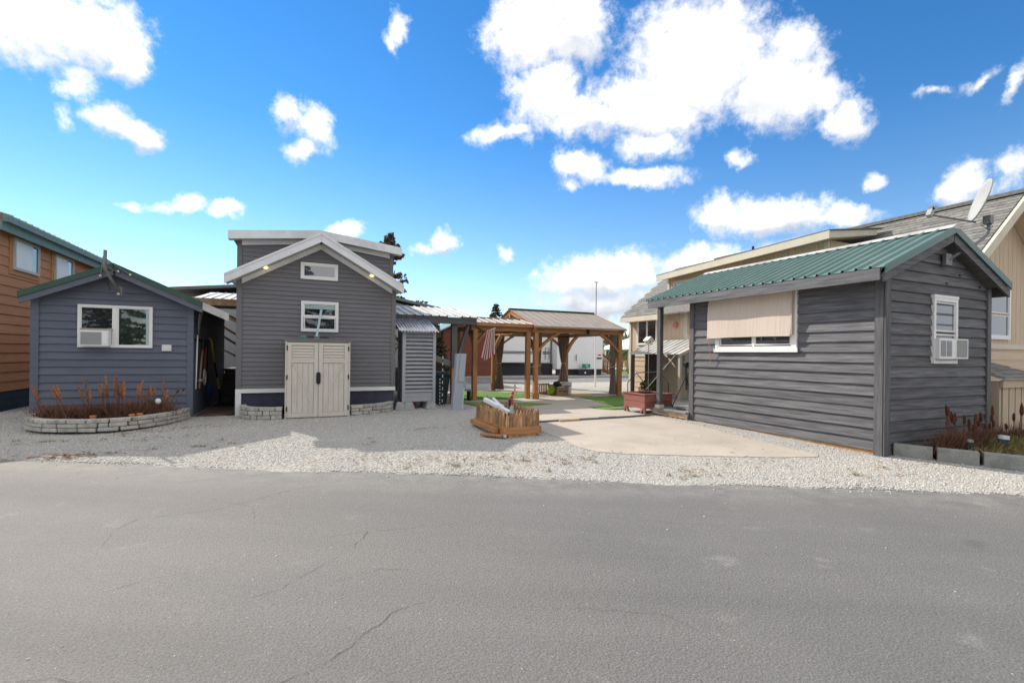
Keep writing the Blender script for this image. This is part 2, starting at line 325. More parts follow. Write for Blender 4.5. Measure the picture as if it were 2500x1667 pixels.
mat('bark', (.09,.065,.045), (.06,.045,.032), (12,12,2), rough=.95, bump=.6)
mat('grassblade', (.14,.15,.04), (.30,.22,.10), (5,5,5), rough=.8)
mat('turf', (.12,.24,.04), (.17,.31,.06), (40,40,40), rough=.95, bump=.9, bscale=(160,160,160), bdist=.02, world=True, fine=.3, lo=.3, hi=.7)
mat('glass', (.02,.024,.028), None, rough=.02, spec=.9, coat=.6)
mat('glass_sky', (.07,.085,.10), None, rough=.02, spec=1.0, coat=1)
mat('glass_green', (.035,.055,.045), (.02,.03,.025), (3,3,3), rough=.03, spec=.9, coat=1)
mat('drape', (.85,.85,.87), (.80,.80,.83), (40,40,1), rough=.6)
mat('steel', (.20,.20,.20), (.15,.15,.15), (6,6,6), rough=.5, metal=.15, fine=.08)
mat('bright_steel', (.62,.62,.62), None, rough=.35, metal=.6)
mat('dish', (.40,.40,.385), (.36,.36,.345), (4,4,4), rough=.6, fine=.05)
mat('ac_grey', (.34,.33,.32), (.30,.29,.28), (60,60,60), rough=.7)
mat('lamp_glow', (.9,.8,.5), None)
e = M['lamp_glow'].node_tree.nodes['Principled BSDF']; e.inputs['Emission Color'].default_value = (1,.72,.30,1); e.inputs['Emission Strength'].default_value = .9
mat('yellow', (.62,.45,.02), None, rough=.5)
mat('red', (.45,.05,.045), None, rough=.5)
mat('blue', (.02,.07,.26), None, rough=.5)
mat('teal', (.08,.33,.30), None, rough=.5)
mat('pale_teal', (.42,.53,.55), (.38,.5,.5), (3,3,3), rough=.5)
mat('handle_wood', (.42,.28,.15), (.35,.22,.11), (20,20,3), rough=.7)
mat('greybeige', (.40,.36,.31), None, rough=.7)
mat('cardboard', (.36,.22,.115), (.31,.185,.095), (3,3,3), rough=.85)
mat('lime', (.30,.42,.04), (.20,.32,.03), (30,30,30), rough=.8)
mat('bin_green', (.018,.032,.032), None, rough=.5)
mat('tarp_blue', (.10,.12,.34), None, rough=.7)
mat('sign_green', (.0,.24,.15), None, rough=.4)
mat('plain_white', (.8,.8,.8), None, rough=.5)
mat('rope', (.45,.36,.25), None, rough=.9)
mat('leaf_litter', (.30,.13,.06), (.20,.09,.04), (40,40,40), rough=1)
mat('wood_scrap', (.55,.40,.17), (.45,.30,.12), (4,30,30), rough=.8)
mat('far_house', (.60,.52,.36), None, rough=.8)
mat('pink', (.55,.20,.20), None, rough=.8)
# ---------------------------------------------------------------- ground, road, slabs
E0, EA, EN = Vector((-3.59, 8.39, 0)), Vector((.876, -.483, 0)), Vector((.483, .876, 0))
def sd(x, y): return EN.x*(x-E0.x)+EN.y*(y-E0.y)
def zg(x, y): return max(-.07, min(0, .02*(sd(x, y)-3.6)))
def setting(o): o['kind'] = 'structure'; return o
def shader(name):
    m = bpy.data.materials.new(name); m.use_nodes = True; M[name] = m
    return m, m.node_tree, m.node_tree.nodes['Principled BSDF']
def nd(t, ty, ins=None, **k):
    n = t.nodes.new(ty)
    for a, b in k.items(): setattr(n, a, b)
    for a, b in (ins or {}).items():
        if hasattr(b, 'is_linked'): t.links.new(b, n.inputs[a])
        else: n.inputs[a].default_value = b
    return n
def mixn(t, f, a, b, blend='MIX'):
    n = t.nodes.new('ShaderNodeMix'); n.data_type = 'RGBA'; n.blend_type = blend
    for s, v in ((n.inputs[0], f), (n.inputs[6], a), (n.inputs[7], b)):
        if hasattr(v, 'is_linked'): t.links.new(v, s)
        else: s.default_value = v if isinstance(v, (int, float)) else tuple(v)+(1,)
    return n.outputs[2]
def ramp(t, v, a, b, c=0., d=1.): return nd(t, 'ShaderNodeMapRange', {0: v, 1: a, 2: b, 3: c, 4: d}).outputs[0]
def noi(t, vec, sc, det=4, rg=.55): return nd(t, 'ShaderNodeTexNoise', {'Vector': vec, 'Scale': sc, 'Detail': det, 'Roughness': rg}).outputs['Fac']

# asphalt
m, t, b = shader('asphalt')
P = nd(t, 'ShaderNodeNewGeometry').outputs['Position']
fineN = noi(t, P, 95, 4, .8); midN = noi(t, P, 45, 4, .7); big = noi(t, P, .55, 4, .6); pat = noi(t, P, 2.6, 5, .6)
vor = nd(t, 'ShaderNodeTexVoronoi', {'Vector': P, 'Scale': 70.}).outputs['Distance']
sx = nd(t, 'ShaderNodeSeparateXYZ', {0: P})
left_mix = ramp(t, nd(t, 'ShaderNodeMath', {0: sx.outputs[0], 1: nd(t, 'ShaderNodeMath', {0: big, 1: 3.}, operation='MULTIPLY').outputs[0]}, operation='SUBTRACT').outputs[0], -2.6, 1.2, 1, 0)  # paler, warmer asphalt toward the left, its edge shifted by noise
c = mixn(t, left_mix, (.134,.130,.128), (.182,.169,.157))
c = mixn(t, ramp(t, big, .35, .65), c, (.154,.149,.146))
c = mixn(t, ramp(t, pat, .63, .74, 0, .45), c, (.27,.26,.25))
# wheel wear along the lane, dust off the gravel, old drips
sl = nd(t, 'ShaderNodeVectorMath', {0: P, 1: (.483,.876,0)}, operation='DOT_PRODUCT').outputs['Value']
al_ = nd(t, 'ShaderNodeVectorMath', {0: P, 1: (.876,-.483,0)}, operation='DOT_PRODUCT').outputs['Value']
lane = nd(t, 'ShaderNodeCombineXYZ', {0: nd(t, 'ShaderNodeMath', {0: sl, 1: 1.1}, operation='MULTIPLY').outputs[0], 1: nd(t, 'ShaderNodeMath', {0: al_, 1: .09}, operation='MULTIPLY').outputs[0]}).outputs[0]
c = mixn(t, 1., c, mixn(t, ramp(t, noi(t, lane, 1.0, 4, .6), .3, .7), (.88,.88,.88), (1.12,1.11,1.09)), 'MULTIPLY')
c = mixn(t, nd(t, 'ShaderNodeMath', {0: ramp(t, sl, 4.75, 5.65, 0, .75), 1: ramp(t, noi(t, P, 4, 5, .7), .35, .65)}, operation='MULTIPLY').outputs[0], c, (.27,.26,.24))
c = mixn(t, ramp(t, noi(t, P, 1.7, 3, .5), .70, .76, 0, .35), c, (.075,.072,.07))
c = mixn(t, 1., c, mixn(t, ramp(t, fineN, .3, .7), (.55,)*3, (1.45,)*3), 'MULTIPLY')
c = mixn(t, ramp(t, midN, .36, .28, 0, .8), c, (.03,.03,.03))
c = mixn(t, ramp(t, noi(t, P, 60, 2, .5), .74, .78, 0, .9), c, (.55,.54,.52))
t.links.new(c, b.inputs['Base Color']); b.inputs['Roughness'].default_value = .85
h = nd(t, 'ShaderNodeMath', {0: fineN, 1: vor}, operation='ADD').outputs[0]
h = nd(t, 'ShaderNodeMath', {0: h, 1: midN}, operation='ADD').outputs[0]
t.links.new(nd(t, 'ShaderNodeBump', {'Height': h, 'Strength': .5, 'Distance': .007}).outputs[0], b.inputs['Normal'])
# gravel bed under the loose stones
m, t, b = shader('gravel')
P = nd(t, 'ShaderNodeNewGeometry').outputs['Position']
v1 = nd(t, 'ShaderNodeTexVoronoi', {'Vector': P, 'Scale': 42.}); v2 = nd(t, 'ShaderNodeTexVoronoi', {'Vector': P, 'Scale': 85.})
cs = nd(t, 'ShaderNodeSeparateColor', {0: v1.outputs['Color']}).outputs[0]
c = mixn(t, ramp(t, cs, 0, 1), (.38,.365,.34), (.58,.555,.51))
c = mixn(t, ramp(t, v1.outputs['Distance'], .45, .8, 0, .6), c, (.27,.26,.245))
c = mixn(t, ramp(t, noi(t, P, .7, 5, .6), .45, .62, 0, .5), c, (.50,.46,.39))
c = mixn(t, ramp(t, noi(t, P, 3.2, 6, .7), .66, .74, 0, .5), c, (.20,.21,.12))
c = mixn(t, ramp(t, noi(t, P, 9, 4, .7), .6, .8, 0, .4), c, (.24,.22,.20))
t.links.new(c, b.inputs['Base Color']); b.inputs['Roughness'].default_value = .95
hh = nd(t, 'ShaderNodeMath', {0: v1.outputs['Distance'], 1: v2.outputs['Distance']}, operation='ADD').outputs[0]
t.links.new(nd(t, 'ShaderNodeBump', {'Height': hh, 'Strength': .8, 'Distance': .015}, invert=True).outputs[0], b.inputs['Normal'])
m, t, b = shader('pebble')
c = nd(t, 'ShaderNodeAttribute', attribute_name='tint').outputs['Color']
t.links.new(c, b.inputs['Base Color']); b.inputs['Roughness'].default_value = .9
mat('earth', (.14,.16,.06), (.20,.19,.09), (.05,.05,.05), rough=1, world=True)
mat('crack', (.045,.043,.041), None, rough=1)
mat('brick_paver', (.19,.115,.085), (.125,.085,.07), (9,9,9), rough=.95, bump=.3, bscale=(50,50,50), randv=.2, fine=.2)

g = MB(); g.add([(-2500,-600,-.3),(2500,-600,-.3),(2500,3500,-.3),(-2500,3500,-.3)], [(0,1,2,3)])
setting(g.build('ground', M['earth']))
g = MB(); ts = list(np.arange(-32, -6, 1.))+list(np.arange(-6, 22, .06))+list(np.arange(22, 60, 1.)); ss = [0,.06,.15,.4,.8,1.4,2,2.8,3.6,5,9,20,62]
for tv in ts:
    e = .06*math.sin(tv*1.3)+.035*math.sin(tv*4.1+1)+random.uniform(-.03, .03)
    for s in ss:
        q = E0+EA*tv+EN*(s+e if s < .2 else s); g.v.append((q.x, q.y, max(-.07, min(0, .02*(s-3.6)))-(.006 if s == 0 else 0)))
k = len(ss)
for i in range(len(ts)-1):
    for j in range(k-1): g.f.append((i*k+j, (i+1)*k+j, (i+1)*k+j+1, i*k+j+1))
setting(g.build('gravel_yard', M['gravel']))
g = MB(); q = [E0+EA*a+EN*s for a, s in ((-45,-9.5),(60,-9.5),(60,.35),(-45,.35))]
g.add([(p.x, p.y, -.0755) for p in q], [(0,1,2,3)]); road = setting(g.build('road', M['asphalt']))
g = MB(); q = [E0+EA*a+EN*s for a, s in ((-45,-40),(60,-40),(60,-9.4),(-45,-9.4))]
g.add([(p.x, p.y, -.082) for p in q], [(0,1,2,3)]); setting(g.build('far_verge', M['gravel']))
def crack(pts, w):
    mb = MB(); P = [Vector(p) for p in pts]; Q = []
    for a, c2 in zip(P[:-1], P[1:]):
        n = max(2, int((c2-a).length/.05))
        for i in range(n): Q.append(a.lerp(c2, i/n)+Vector((random.gauss(0,.007), random.gauss(0,.007), 0)))
    n = len(Q)
    for i, p in enumerate(Q):
        t_ = (Q[min(i+1,n-1)]-Q[max(i-1,0)]).normalized(); s = Vector((-t_.y, t_.x, 0))*w*.5*random.uniform(.05,1)*(1-abs(2*i/n-1)**3)*.5
        mb.v += [(p.x+s.x, p.y+s.y, -.0715), (p.x-s.x, p.y-s.y, -.0715)]
    for i in range(n-1): mb.f.append((2*i, 2*i+2, 2*i+3, 2*i+1))
    mb.build('crack', M['crack'], road)
CR = [([(-1.32,4.15,0),(-1.37,4.81,0),(-1.28,5.08,0),(-.71,5.08,0),(-.12,5.5,0),(.36,5.69,0),(1.1,5.84,0)],.009),
      ([(.32,3.66,0),(.49,3.93,0),(.55,4.27,0)],.009), ([(-.27,2.27,0),(.06,2.37,0),(.2,2.44,0),(.48,2.7,0),(.67,2.76,0),(.7,2.73,0)],.010),
      ([(-1.1,3.61,0),(-.8,3.72,0),(-.6,3.72,0)],.007), ([(.1,4.05,0),(.6,4.0,0),(1.3,3.9,0)],.005), ([(-1.6,2.9,0),(-1.0,2.75,0),(-.75,2.6,0)],.007)]
CR += [([(-1.9,6.6,0),(-1.2,6.3,0),(-.3,6.35,0),(.5,6.1,0)],.006), ([(-.9,5.6,0),(-.4,5.05,0),(-.35,4.6,0),(.1,4.3,0)],.005), ([(.15,3.2,0),(.5,3.3,0),(.75,3.15,0)],.006), ([(-.5,3.1,0),(-.1,3.25,0),(.3,3.66,0)],.006), ([(2.5,3.6,0),(3.2,3.1,0),(4.1,2.75,0)],.004), ([(1.4,2.4,0),(1.9,2.1,0),(2.0,1.8,0)],.004)]
for p, w in CR: crack(p, w)

def sheet(name, pts, z, mt, th=.05):
    mb = MB()
    for side in (1, -1):                 # the yard is planar on either side of s = 3.6: lay each half flat on it
        out = []
        for i in range(len(pts)):
            a, b_ = pts[i], pts[(i+1) % len(pts)]; sa, sb = (sd(*a)-3.6)*side, (sd(*b_)-3.6)*side
            if sa >= 0: out.append(a)
            if sa*sb < 0: f_ = sa/(sa-sb); out.append((a[0]+(b_[0]-a[0])*f_, a[1]+(b_[1]-a[1])*f_))
        if len(out) > 2: mb.prism([(x, y, zg(x, y)+z-th) for x, y in out], (0, 0, th))
    return setting(mb.build(name, mt))
# concrete slabs (two pours with a joint), poured out in front of the pavilions
sheet('concrete_driveway', [(4.05,7.9),(4.0,6.7),(3.95,6.2),(4.05,5.86),(4.35,5.6),(5.16,5.16),(6.24,4.62),(6.85,4.42),(6.98,4.5),(7.08,6.01),(7.35,7.33),(7.45,8.58),(4.2,8.5)], .010, M['concrete'])
sheet('concrete_path', [(4.2,8.55),(7.45,8.62),(7.4,9.6),(6.9,10.3),(8.3,10.8),(10.4,12.7),(10.4,17.4),(6.1,17.4),(4.3,16.2),(4.3,12.2),(4.9,11.2)], .014, M['concrete'])
for i, pts in enumerate([[(4.1,12.75),(4.3,11.6),(5.58,11.3),(6.45,11.62),(5.9,12.05),(5.0,12.6)], [(4.55,13.35),(5.82,13.2),(7.0,13.95),(7.3,14.9),(5.7,16.5),(4.6,15.6)], [(8.29,13.11),(10.3,13.1),(10.3,12.6),(8.25,10.72),(7.85,10.62)], [(6.96,10.52),(7.6,10.55),(7.75,9.95),(7.06,9.95)]]):
    sheet('artificial_turf', pts, .026, M['turf'], .02)
# far lane behind the pavilions
g = MB(); g.add([(-40,20.6,.006),(80,20.6,.006),(80,25.6,.006),(-40,25.6,.006)], [(0,1,2,3)]); setting(g.build('far_road', M['asphalt']))
g = MB(); g.add([(-40,25.6,.012),(80,25.6,.012),(80,27.4,.012),(-40,27.4,.012)], [(0,1,2,3)]); setting(g.build('far_pad', M['concrete']))
# brick pavers in the gap between shed and tall house
gap = setting(B('gap_path', M['soil'], None, -2.05, -1.28, 11.75, 14.9, -.03, .004))
for r in range(16):
    for c_ in range(4):
        x0 = -2.04+c_*.195+(.09 if r % 2 else 0); y0 = 11.78+r*.112
        if x0+.18 > -1.28: continue
        B('paver', M['brick_paver'], gap, x0, x0+.183, y0, y0+.102, -.02, .012+random.uniform(0,.008))

# loose stones
def inpoly(x, y, poly):
    r = np.zeros(len(x), bool); n = len(poly)
    for i in range(n):
        x1, y1 = poly[i]; x2, y2 = poly[(i+1) % n]
        cnd = (y1 > y) != (y2 > y); xi = (x2-x1)*(y-y1)/(y2-y1+1e-12)+x1; r ^= cnd & (x < xi)
    return r
drive = [(4.05,7.9),(4.0,6.7),(3.95,6.2),(4.05,5.86),(4.35,5.6),(5.16,5.16),(6.24,4.62),(6.85,4.42),(6.98,4.5),(7.08,6.01),(7.35,7.33),(7.45,8.58),(7.4,9.6),(6.9,10.3),(10.4,12.7),(10.4,17.4),(4.3,17),(4.3,12.2),(4.2,8.5)]
ico_v = np.array([(0,0,1),(.894,0,.447),(.276,.851,.447),(-.724,.526,.447),(-.724,-.526,.447),(.276,-.851,.447),(.724,.526,-.447),(-.276,.851,-.447),(-.894,0,-.447),(-.276,-.851,-.447),(.724,-.526,-.447),(0,0,-1)])
ico_f = np.array([(0,1,2),(0,2,3),(0,3,4),(0,4,5),(0,5,1),(1,6,2),(2,7,3),(3,8,4),(4,9,5),(5,10,1),(2,6,7),(3,7,8),(4,8,9),(5,9,10),(1,10,6)])
def pebbles(name, n, s0, s1, t0, t1, r0, r1, label):
    s = rng.uniform(s0, s1, n); tt = rng.uniform(t0, t1, n)
    s = np.where((rng.random(n) < .006) & (s1 > 0), rng.normal(0, .10, n), s)
    x = E0.x+EA.x*tt+EN.x*s; y = E0.y+EA.y*tt+EN.y*s
    keep = ~inpoly(x, y, drive) | (rng.random(n) < .010); keep &= ~((x > 7.85) & (x < 11) & (y > 4.15)); keep &= ~((x > -1.2) & (x < 2.1) & (y > 11.7)); keep &= ~((x > -4.5) & (x < -1.27) & (y > 11.75))
    x, y, s = x[keep], y[keep], s[keep]; n = len(x)
    z = np.where(s < 0, -.0755, np.clip(.02*(s-3.6), -.07, 0)); z = np.where(inpoly(x, y, drive), z+.010, z)
    rad = rng.uniform(r0, r1, n)*rng.choice([.6,.8,1,1,1.3], n)
    V = ico_v[None]*(1+rng.normal(0, .16, (n, 12, 1)))*rad[:, None, None]*np.stack([rng.uniform(.7,1.3,n), rng.uniform(.7,1.3,n), rng.uniform(.45,.8,n)], 1)[:, None, :]
    a = rng.uniform(0, 6.28, n); ca, sa = np.cos(a)[:, None], np.sin(a)[:, None]
    X = V[..., 0]*ca-V[..., 1]*sa+x[:, None]; Y = V[..., 0]*sa+V[..., 1]*ca+y[:, None]; Z = V[..., 2]+z[:, None]+rad[:, None]*.12
    allv = np.stack([X, Y, Z], 2).reshape(-1, 3); fc = (ico_f[None]+(np.arange(n)*12)[:, None, None]).reshape(-1, 3)
    me = bpy.data.meshes.new(name); me.vertices.add(len(allv)); me.vertices.foreach_set('co', allv.ravel())
    me.loops.add(fc.size); me.loops.foreach_set('vertex_index', fc.ravel()); me.polygons.add(len(fc))
    me.polygons.foreach_set('loop_start', np.arange(0, fc.size, 3)); me.polygons.foreach_set('loop_total', np.full(len(fc), 3)); me.update(calc_edges=True)
    base = rng.choice([0,1,2,3,4], n, p=[.42,.25,.16,.12,.05]); pal = np.array([(.52,.50,.465),(.44,.425,.40),(.57,.535,.475),(.38,.37,.35),(.45,.375,.295)])
    tint = pal[base]*rng.uniform(.8, 1.15, (n, 1)); ta = np.repeat(np.concatenate([tint, np.ones((n, 1))], 1), 12, 0)
    at = me.color_attributes.new('tint', 'FLOAT_COLOR', 'POINT'); at.data.foreach_set('color', ta.ravel().astype(np.float32))
    me.materials.append(M['pebble']); o = bpy.data.objects.new(name, me); COL.objects.link(o); o['kind'] = 'stuff'; tag(o, label, 'gravel'); return o
pebbles('gravel_stones', 82000, .0, 2.6, -5, 15, .0055, .0115, 'loose pale crushed stone along the asphalt edge')
pebbles('gravel_stones', 36000, 2.6, 6.5, -4, 11, .006, .013, 'loose pale crushed stone in front of the sheds')
pebbles('road_grit', 160, -5.5, -.05, -3, 11, .004, .010, 'scattered small stones lying loose on the asphalt')
# fallen leaf litter on the gravel
lm = MB()
for cx_, cy_, n_, sp in ((-2.9,8.25,150,.30),(-2.1,9.3,25,.4),(1.6,6.3,40,.5),(2.6,6.0,50,.5),(3.4,5.6,50,.5),(5.2,4.6,40,.6),(6.6,3.6,40,.7),(-1.9,10.2,40,.35),(.8,6.7,25,.4),(-2.5,10.0,30,.3),(2.1,8.6,20,.2)):
    for i in range(n_):
        x, y = cx_+random.gauss(0, sp), cy_+random.gauss(0, sp*.35)
        if sd(x, y) < .05: continue
        a = random.uniform(0, 6.28); l, w = random.uniform(.02,.06), random.uniform(.004,.016); z = zg(x, y)+random.uniform(.012,.03)
        dx, dy = math.cos(a)*l, math.sin(a)*l; ex, ey = -math.sin(a)*w, math.cos(a)*w
        lm.add([(x-dx,y-dy,z),(x+ex,y+ey,z+.008),(x+dx,y+dy,z+.002),(x-ex,y-ey,z+.004)], [(0,1,2,3)])
o = lm.build('leaf_litter', M['leaf_litter'], kind='stuff'); tag(o, 'scattered dry brown leaves lying on the gravel', 'leaves')
wdm = MB()
for i in range(46):
    x, y = random.choice(((-3.6,9.5),(-2.9,9.6),(-2.2,9.2),(.5,7.6),(1.9,5.9),(2.6,5.7),(3.2,5.35),(4.6,4.5),(-1.0,8.4),(6.2,3.7),(-3.0,8.6))); x += random.gauss(0,.35); y += random.gauss(0,.15)
    if sd(x, y) < .1: continue
    for k_ in range(14):
        a = random.uniform(0,6.28); h = random.uniform(.015,.05); r_ = random.uniform(.02,.10); z = zg(x,y)+.006; px_, py_ = x+random.gauss(0,.03), y+random.gauss(0,.02)
        wdm.add([(px_-.004*math.sin(a),py_+.004*math.cos(a),z),(px_+.004*math.sin(a),py_-.004*math.cos(a),z),(px_+r_*math.cos(a),py_+r_*math.sin(a),z+h)], [(0,1,2)])
o = wdm.build('weeds', M['grassblade'], kind='stuff'); tag(o, 'sparse flat weeds sprouting through the gravel', 'weeds')
# hills on the skyline
m, t, b = shader('forest'); P = nd(t, 'ShaderNodeNewGeometry').outputs['Position']
c = mixn(t, ramp(t, noi(t, P, .035, 6, .7), .35, .65), (.045,.075,.04), (.15,.17,.06)); c = mixn(t, ramp(t, noi(t, P, .012, 5, .6), .5, .65), c, (.20,.15,.07))
t.links.new(c, b.inputs['Base Color']); b.inputs['Roughness'].default_value = 1
g = MB(); nA, nR = 130, 16
for i in range(nA):
    a = -1.0+2.6*i/(nA-1)
    for j in range(nR):
        r = 320+j*28; top = 20+7*math.sin(a*5.2+.6)+4*math.sin(a*13)+2*math.sin(a*31)
        h = -1+top*math.sin(math.pi/2*min(1, j/11))+(random.uniform(-1.6,1.6) if j > 1 else 0); g.v.append((r*math.sin(a), r*math.cos(a), h))
for i in range(nA-1):
    for j in range(nR-1): g.f.append((i*nR+j, (i+1)*nR+j, (i+1)*nR+j+1, i*nR+j+1))
setting(g.build('hills', M['forest'], smooth=True))
# ================================================================ slate shed
XN, YN = (1,0,0), (0,-1,0)
def gable_lim(u0, u1, xc, zpk, sl):
    def f(z):
        h = (zpk-z)/sl; return (max(u0, xc-h), min(u1, xc+h))
    return f
sh = thing('shed', 'slate blue lap-sided shed with green roof and a two-pane window', 'shed', (-3.34,13.6,0))
core = MB().prism([(-4.58,11.77,0),(-2.1,11.77,0),(-2.1,11.77,2.36),(-3.34,11.77,2.93),(-4.58,11.77,2.36)], (0,4.6,0)); core.build('wall', M['slate'], sh)
fr = Plane((0,11.77,0), XN, YN)
siding(fr, sh, M['slate'], .02, 2.98, .147, gable_lim(-4.52,-2.16,-3.34,2.97,.46), ob=.032)
for a, b_, z in ((-4.63,-4.51,2.36),(-2.17,-2.06,2.42)):
    fr.part('corner_board', M['slate'], sh, a, b_, -.03, z, -.02, .042)
rt = Plane((-2.1,11.80,0), (0,1,0), XN)
siding(rt, sh, M['slate'], .02, 2.36, .147, lambda z: (.0,4.5))
def slope_slab(mb, x0, x1, xc, zpk, sl, y0, y1, dz0, dz1):      # slab following a roof slope, x runs away from the ridge
    f = lambda x: zpk-sl*abs(x-xc)
    return mb.hexa([(x0,y0,f(x0)+dz0),(x1,y0,f(x1)+dz0),(x1,y1,f(x1)+dz0),(x0,y1,f(x0)+dz0),(x0,y0,f(x0)+dz1),(x1,y0,f(x1)+dz1),(x1,y1,f(x1)+dz1),(x0,y1,f(x0)+dz1)])
for x0, x1 in ((-4.73,-3.345),(-3.335,-1.42)):
    slope_slab(MB(), x0, x1, -3.34, 3.06, .46, 11.54, 16.5, -.03, 0).build('roof', M['green_old'], sh)
    slope_slab(MB(), x0, min(x1,-1.87) if x1 > -3 else x1, -3.34, 3.06, .46, 11.50, 11.538, -.10, .012).build('rake_trim', M['green_old'], sh)
    slope_slab(MB(), x0+.02, min(x1,-1.87) if x1 > -3 else x1, -3.34, 3.06, .46, 11.52, 11.56, -.215, -.101).build('rake_board', M['slate'], sh)
slope_slab(MB(), -1.868, -1.40, -3.34, 3.06, .46, 11.505, 11.55, -.15, .01).build('rake_trim', M['pale_metal'], sh)
slope_slab(MB(), -1.9, -1.42, -3.34, 3.045, .46, 11.7, 14.4, -.10, -.032).build('rafter', M['raw_wood'], sh)
w = window(fr, sh, -3.94, -2.76, 1.43, 2.26, M['white'], .035, panes=[(-3.905,-3.39,1.465,2.225),(-3.33,-2.795,1.465,2.225)], o1=.06, glass=[M['glass'], M['glass_green']])
fr.part('mullion', M['white'], w, -3.39, -3.33, 1.465, 2.225, .0, .055)
fr.part('drape', M['pale_teal'], w, -2.87, -2.82, 1.49, 2.2, .033, .036)
# window air conditioner
def ac(pl, u0, u1, z0, z1, out, label, grille_u, two=False):
    c = pl.p((u0+u1)/2, z0, out/2); t_ = thing('air_conditioner', label, 'air conditioner', c)
    pl.part('body', M['white'], t_, u0, u1, z0, z1, .03, out, bevel=.008)
    a, b_ = grille_u
    if two:
        for k in (0, 1):
            g0 = a+(b_-a)*k/2+.012; g1 = a+(b_-a)*(k+1)/2-.012
            gp = pl.part('grille', M['ac_grey'], t_, g0, g1, z0+.045, z1-.035, out-.01, out+.002)
            n = 13
            for i in range(n): pl.part('fin', M['grey_paint'], gp, g0+.004, g1-.004, z0+.052+(z1-z0-.095)*i/n, z0+.052+(z1-z0-.095)*i/n+.008, out+.0025, out+.006)
    else:
        gp = pl.part('grille', M['ac_grey'], t_, a, b_, z0+.03, z1-.03, out-.01, out+.003)
        n = 11
        for i in range(n): pl.part('fin', M['grey_paint'], gp, a+.004, b_-.004, z0+.036+(z1-z0-.066)*i/n, z0+.036+(z1-z0-.066)*i/n+.010, out+.0035, out+.007)
    return t_
t_ = ac(fr, -3.86, -3.42, 1.45, 1.755, .20, 'white window air conditioner with one grille in the slate shed window', (-3.845,-3.53))
fr.part('side_panel', M['drape'], t_, -3.51, -3.44, 1.50, 1.70, .201, .204)
fr.part('filler_panel', M['greybeige'], t_, -3.895, -3.40, 1.756, 1.80, .035, .07)
vb = tag(fr.part('wall_vent', M['white'], None, -2.60, -2.44, 1.37, 1.50, .012, .06, bevel=.006), 'small white square vent hood on the slate shed wall', 'vent')
for i in range(4): fr.part('louvre', M['white_trim'], vb, -2.59, -2.45, 1.385+.03*i, 1.393+.03*i, .061, .068)
# old antenna mount on the slate shed's gable
am = thing('antenna_mount', 'bare bent grey antenna mast with braces on the slate shed gable', 'antenna', (-3.3,11.4,2.5))
MB().tube([(-3.25,11.5,2.50),(-3.42,11.36,2.92),(-3.43,11.35,2.98),(-3.425,11.35,3.05),(-3.42,11.35,3.28)], .029, 12).build('mast', M['steel'], am, smooth=True)
MB().box(-3.30,-3.20,11.51,11.56,2.44,2.62).build('bracket', M['steel'], am)
MB().tube([(-3.415,11.36,3.12),(-3.33,11.40,3.05),(-3.08,11.49,2.86)], .010, 6).build('brace', M['steel'], am)
MB().tube([(-3.42,11.36,2.98),(-3.27,11.49,2.90)], .010, 6).build('brace', M['steel'], am)
MB().tube([(-3.47,11.42,3.17),(-3.51,11.46,2.9),(-3.525,11.49,2.80)], .011, 6).build('brace', M['steel'], am)
for p in ((-3.07,11.485,2.855),(-3.26,11.485,2.905),(-3.53,11.485,2.80),(-3.25,11.49,2.47)): MB().sphere(p, .025, 8, 6).build('bolt', M['bright_steel'], am)
MB().tube([(-3.54,11.47,2.71),(-3.44,11.48,2.70),(-3.40,11.5,2.6),(-3.385,11.5,2.54)], .007, 6).build('cable', M['black'], am)

# garden tools hung on the shed's side wall
rk = thing('tool_rack', 'dark wall rail holding garden tools on the shed side', 'tool rack', (-2.05,12.6,1.6))
B('rail', M['black_matte'], rk, -2.078, -2.04, 11.95, 13.5, 1.60, 1.64)
def pole(name, label, cat, pts, r, mt, extra=()):
    t2 = thing(name, label, cat, pts[-1]); MB().tube(pts, r, 8).build('handle', mt, t2, smooth=True)
    for nm, mb, m2 in extra: mb.build(nm, m2, t2)
    return t2
fan = MB()
for i in range(9):
    y = 11.90+(i-4)*.045; fan.tube([(-2.0,11.92,1.70),(-1.99,11.90+(i-4)*.028,1.95),(-1.96,y,2.18)], .004, 5)
pole('leaf_rake', 'white-handled leaf rake hung head up beside the corner board', 'rake', [(-2.02,11.80,.58),(-2.02,11.86,1.2),(-2.02,11.92,1.72)], .014, M['plain_white'], [('tines', fan, M['steel'])])
pole('wood_shovel', 'wooden-handled tool with a pale oval grip hung on the shed', 'shovel', [(-2.02,12.17,.57),(-2.02,12.3,1.0),(-2.02,12.5,1.42)], .02, M['handle_wood'], [('socket', MB().tube([(-2.02,12.5,1.42),(-2.02,12.55,1.64)], .024, 8), M['black'])])
g = MB(); ring = [(-1.97, 12.47+.11*math.cos(a), .80+.17*math.sin(a)) for a in np.linspace(0, 2*math.pi, 21)]
g.tube(ring, .018, 8, cap=False)
pole('fishing_net', 'grey oval-framed net with a stub handle hung on the shed', 'net', [(-1.97,12.3,.74),(-1.99,12.0,.75)], .03, M['greybeige'], [('rim', g, M['greybeige'])])
pole('red_shovel', 'red-handled tool hung between the wooden and yellow handles', 'shovel', [(-2.02,12.75,.93),(-2.02,12.91,1.46)], .018, M['red'], [('socket', MB().tube([(-2.02,12.91,1.46),(-2.02,12.95,1.64)], .022, 8), M['black'])])
bl = MB(); bl.add([(-1.97,12.85,.62),(-1.97,13.25,.62),(-1.93,13.30,.50),(-1.95,13.1,.30),(-1.97,12.85,.26),(-1.94,12.95,.45)], [(0,1,2,5),(5,2,3,4),(0,5,4)])
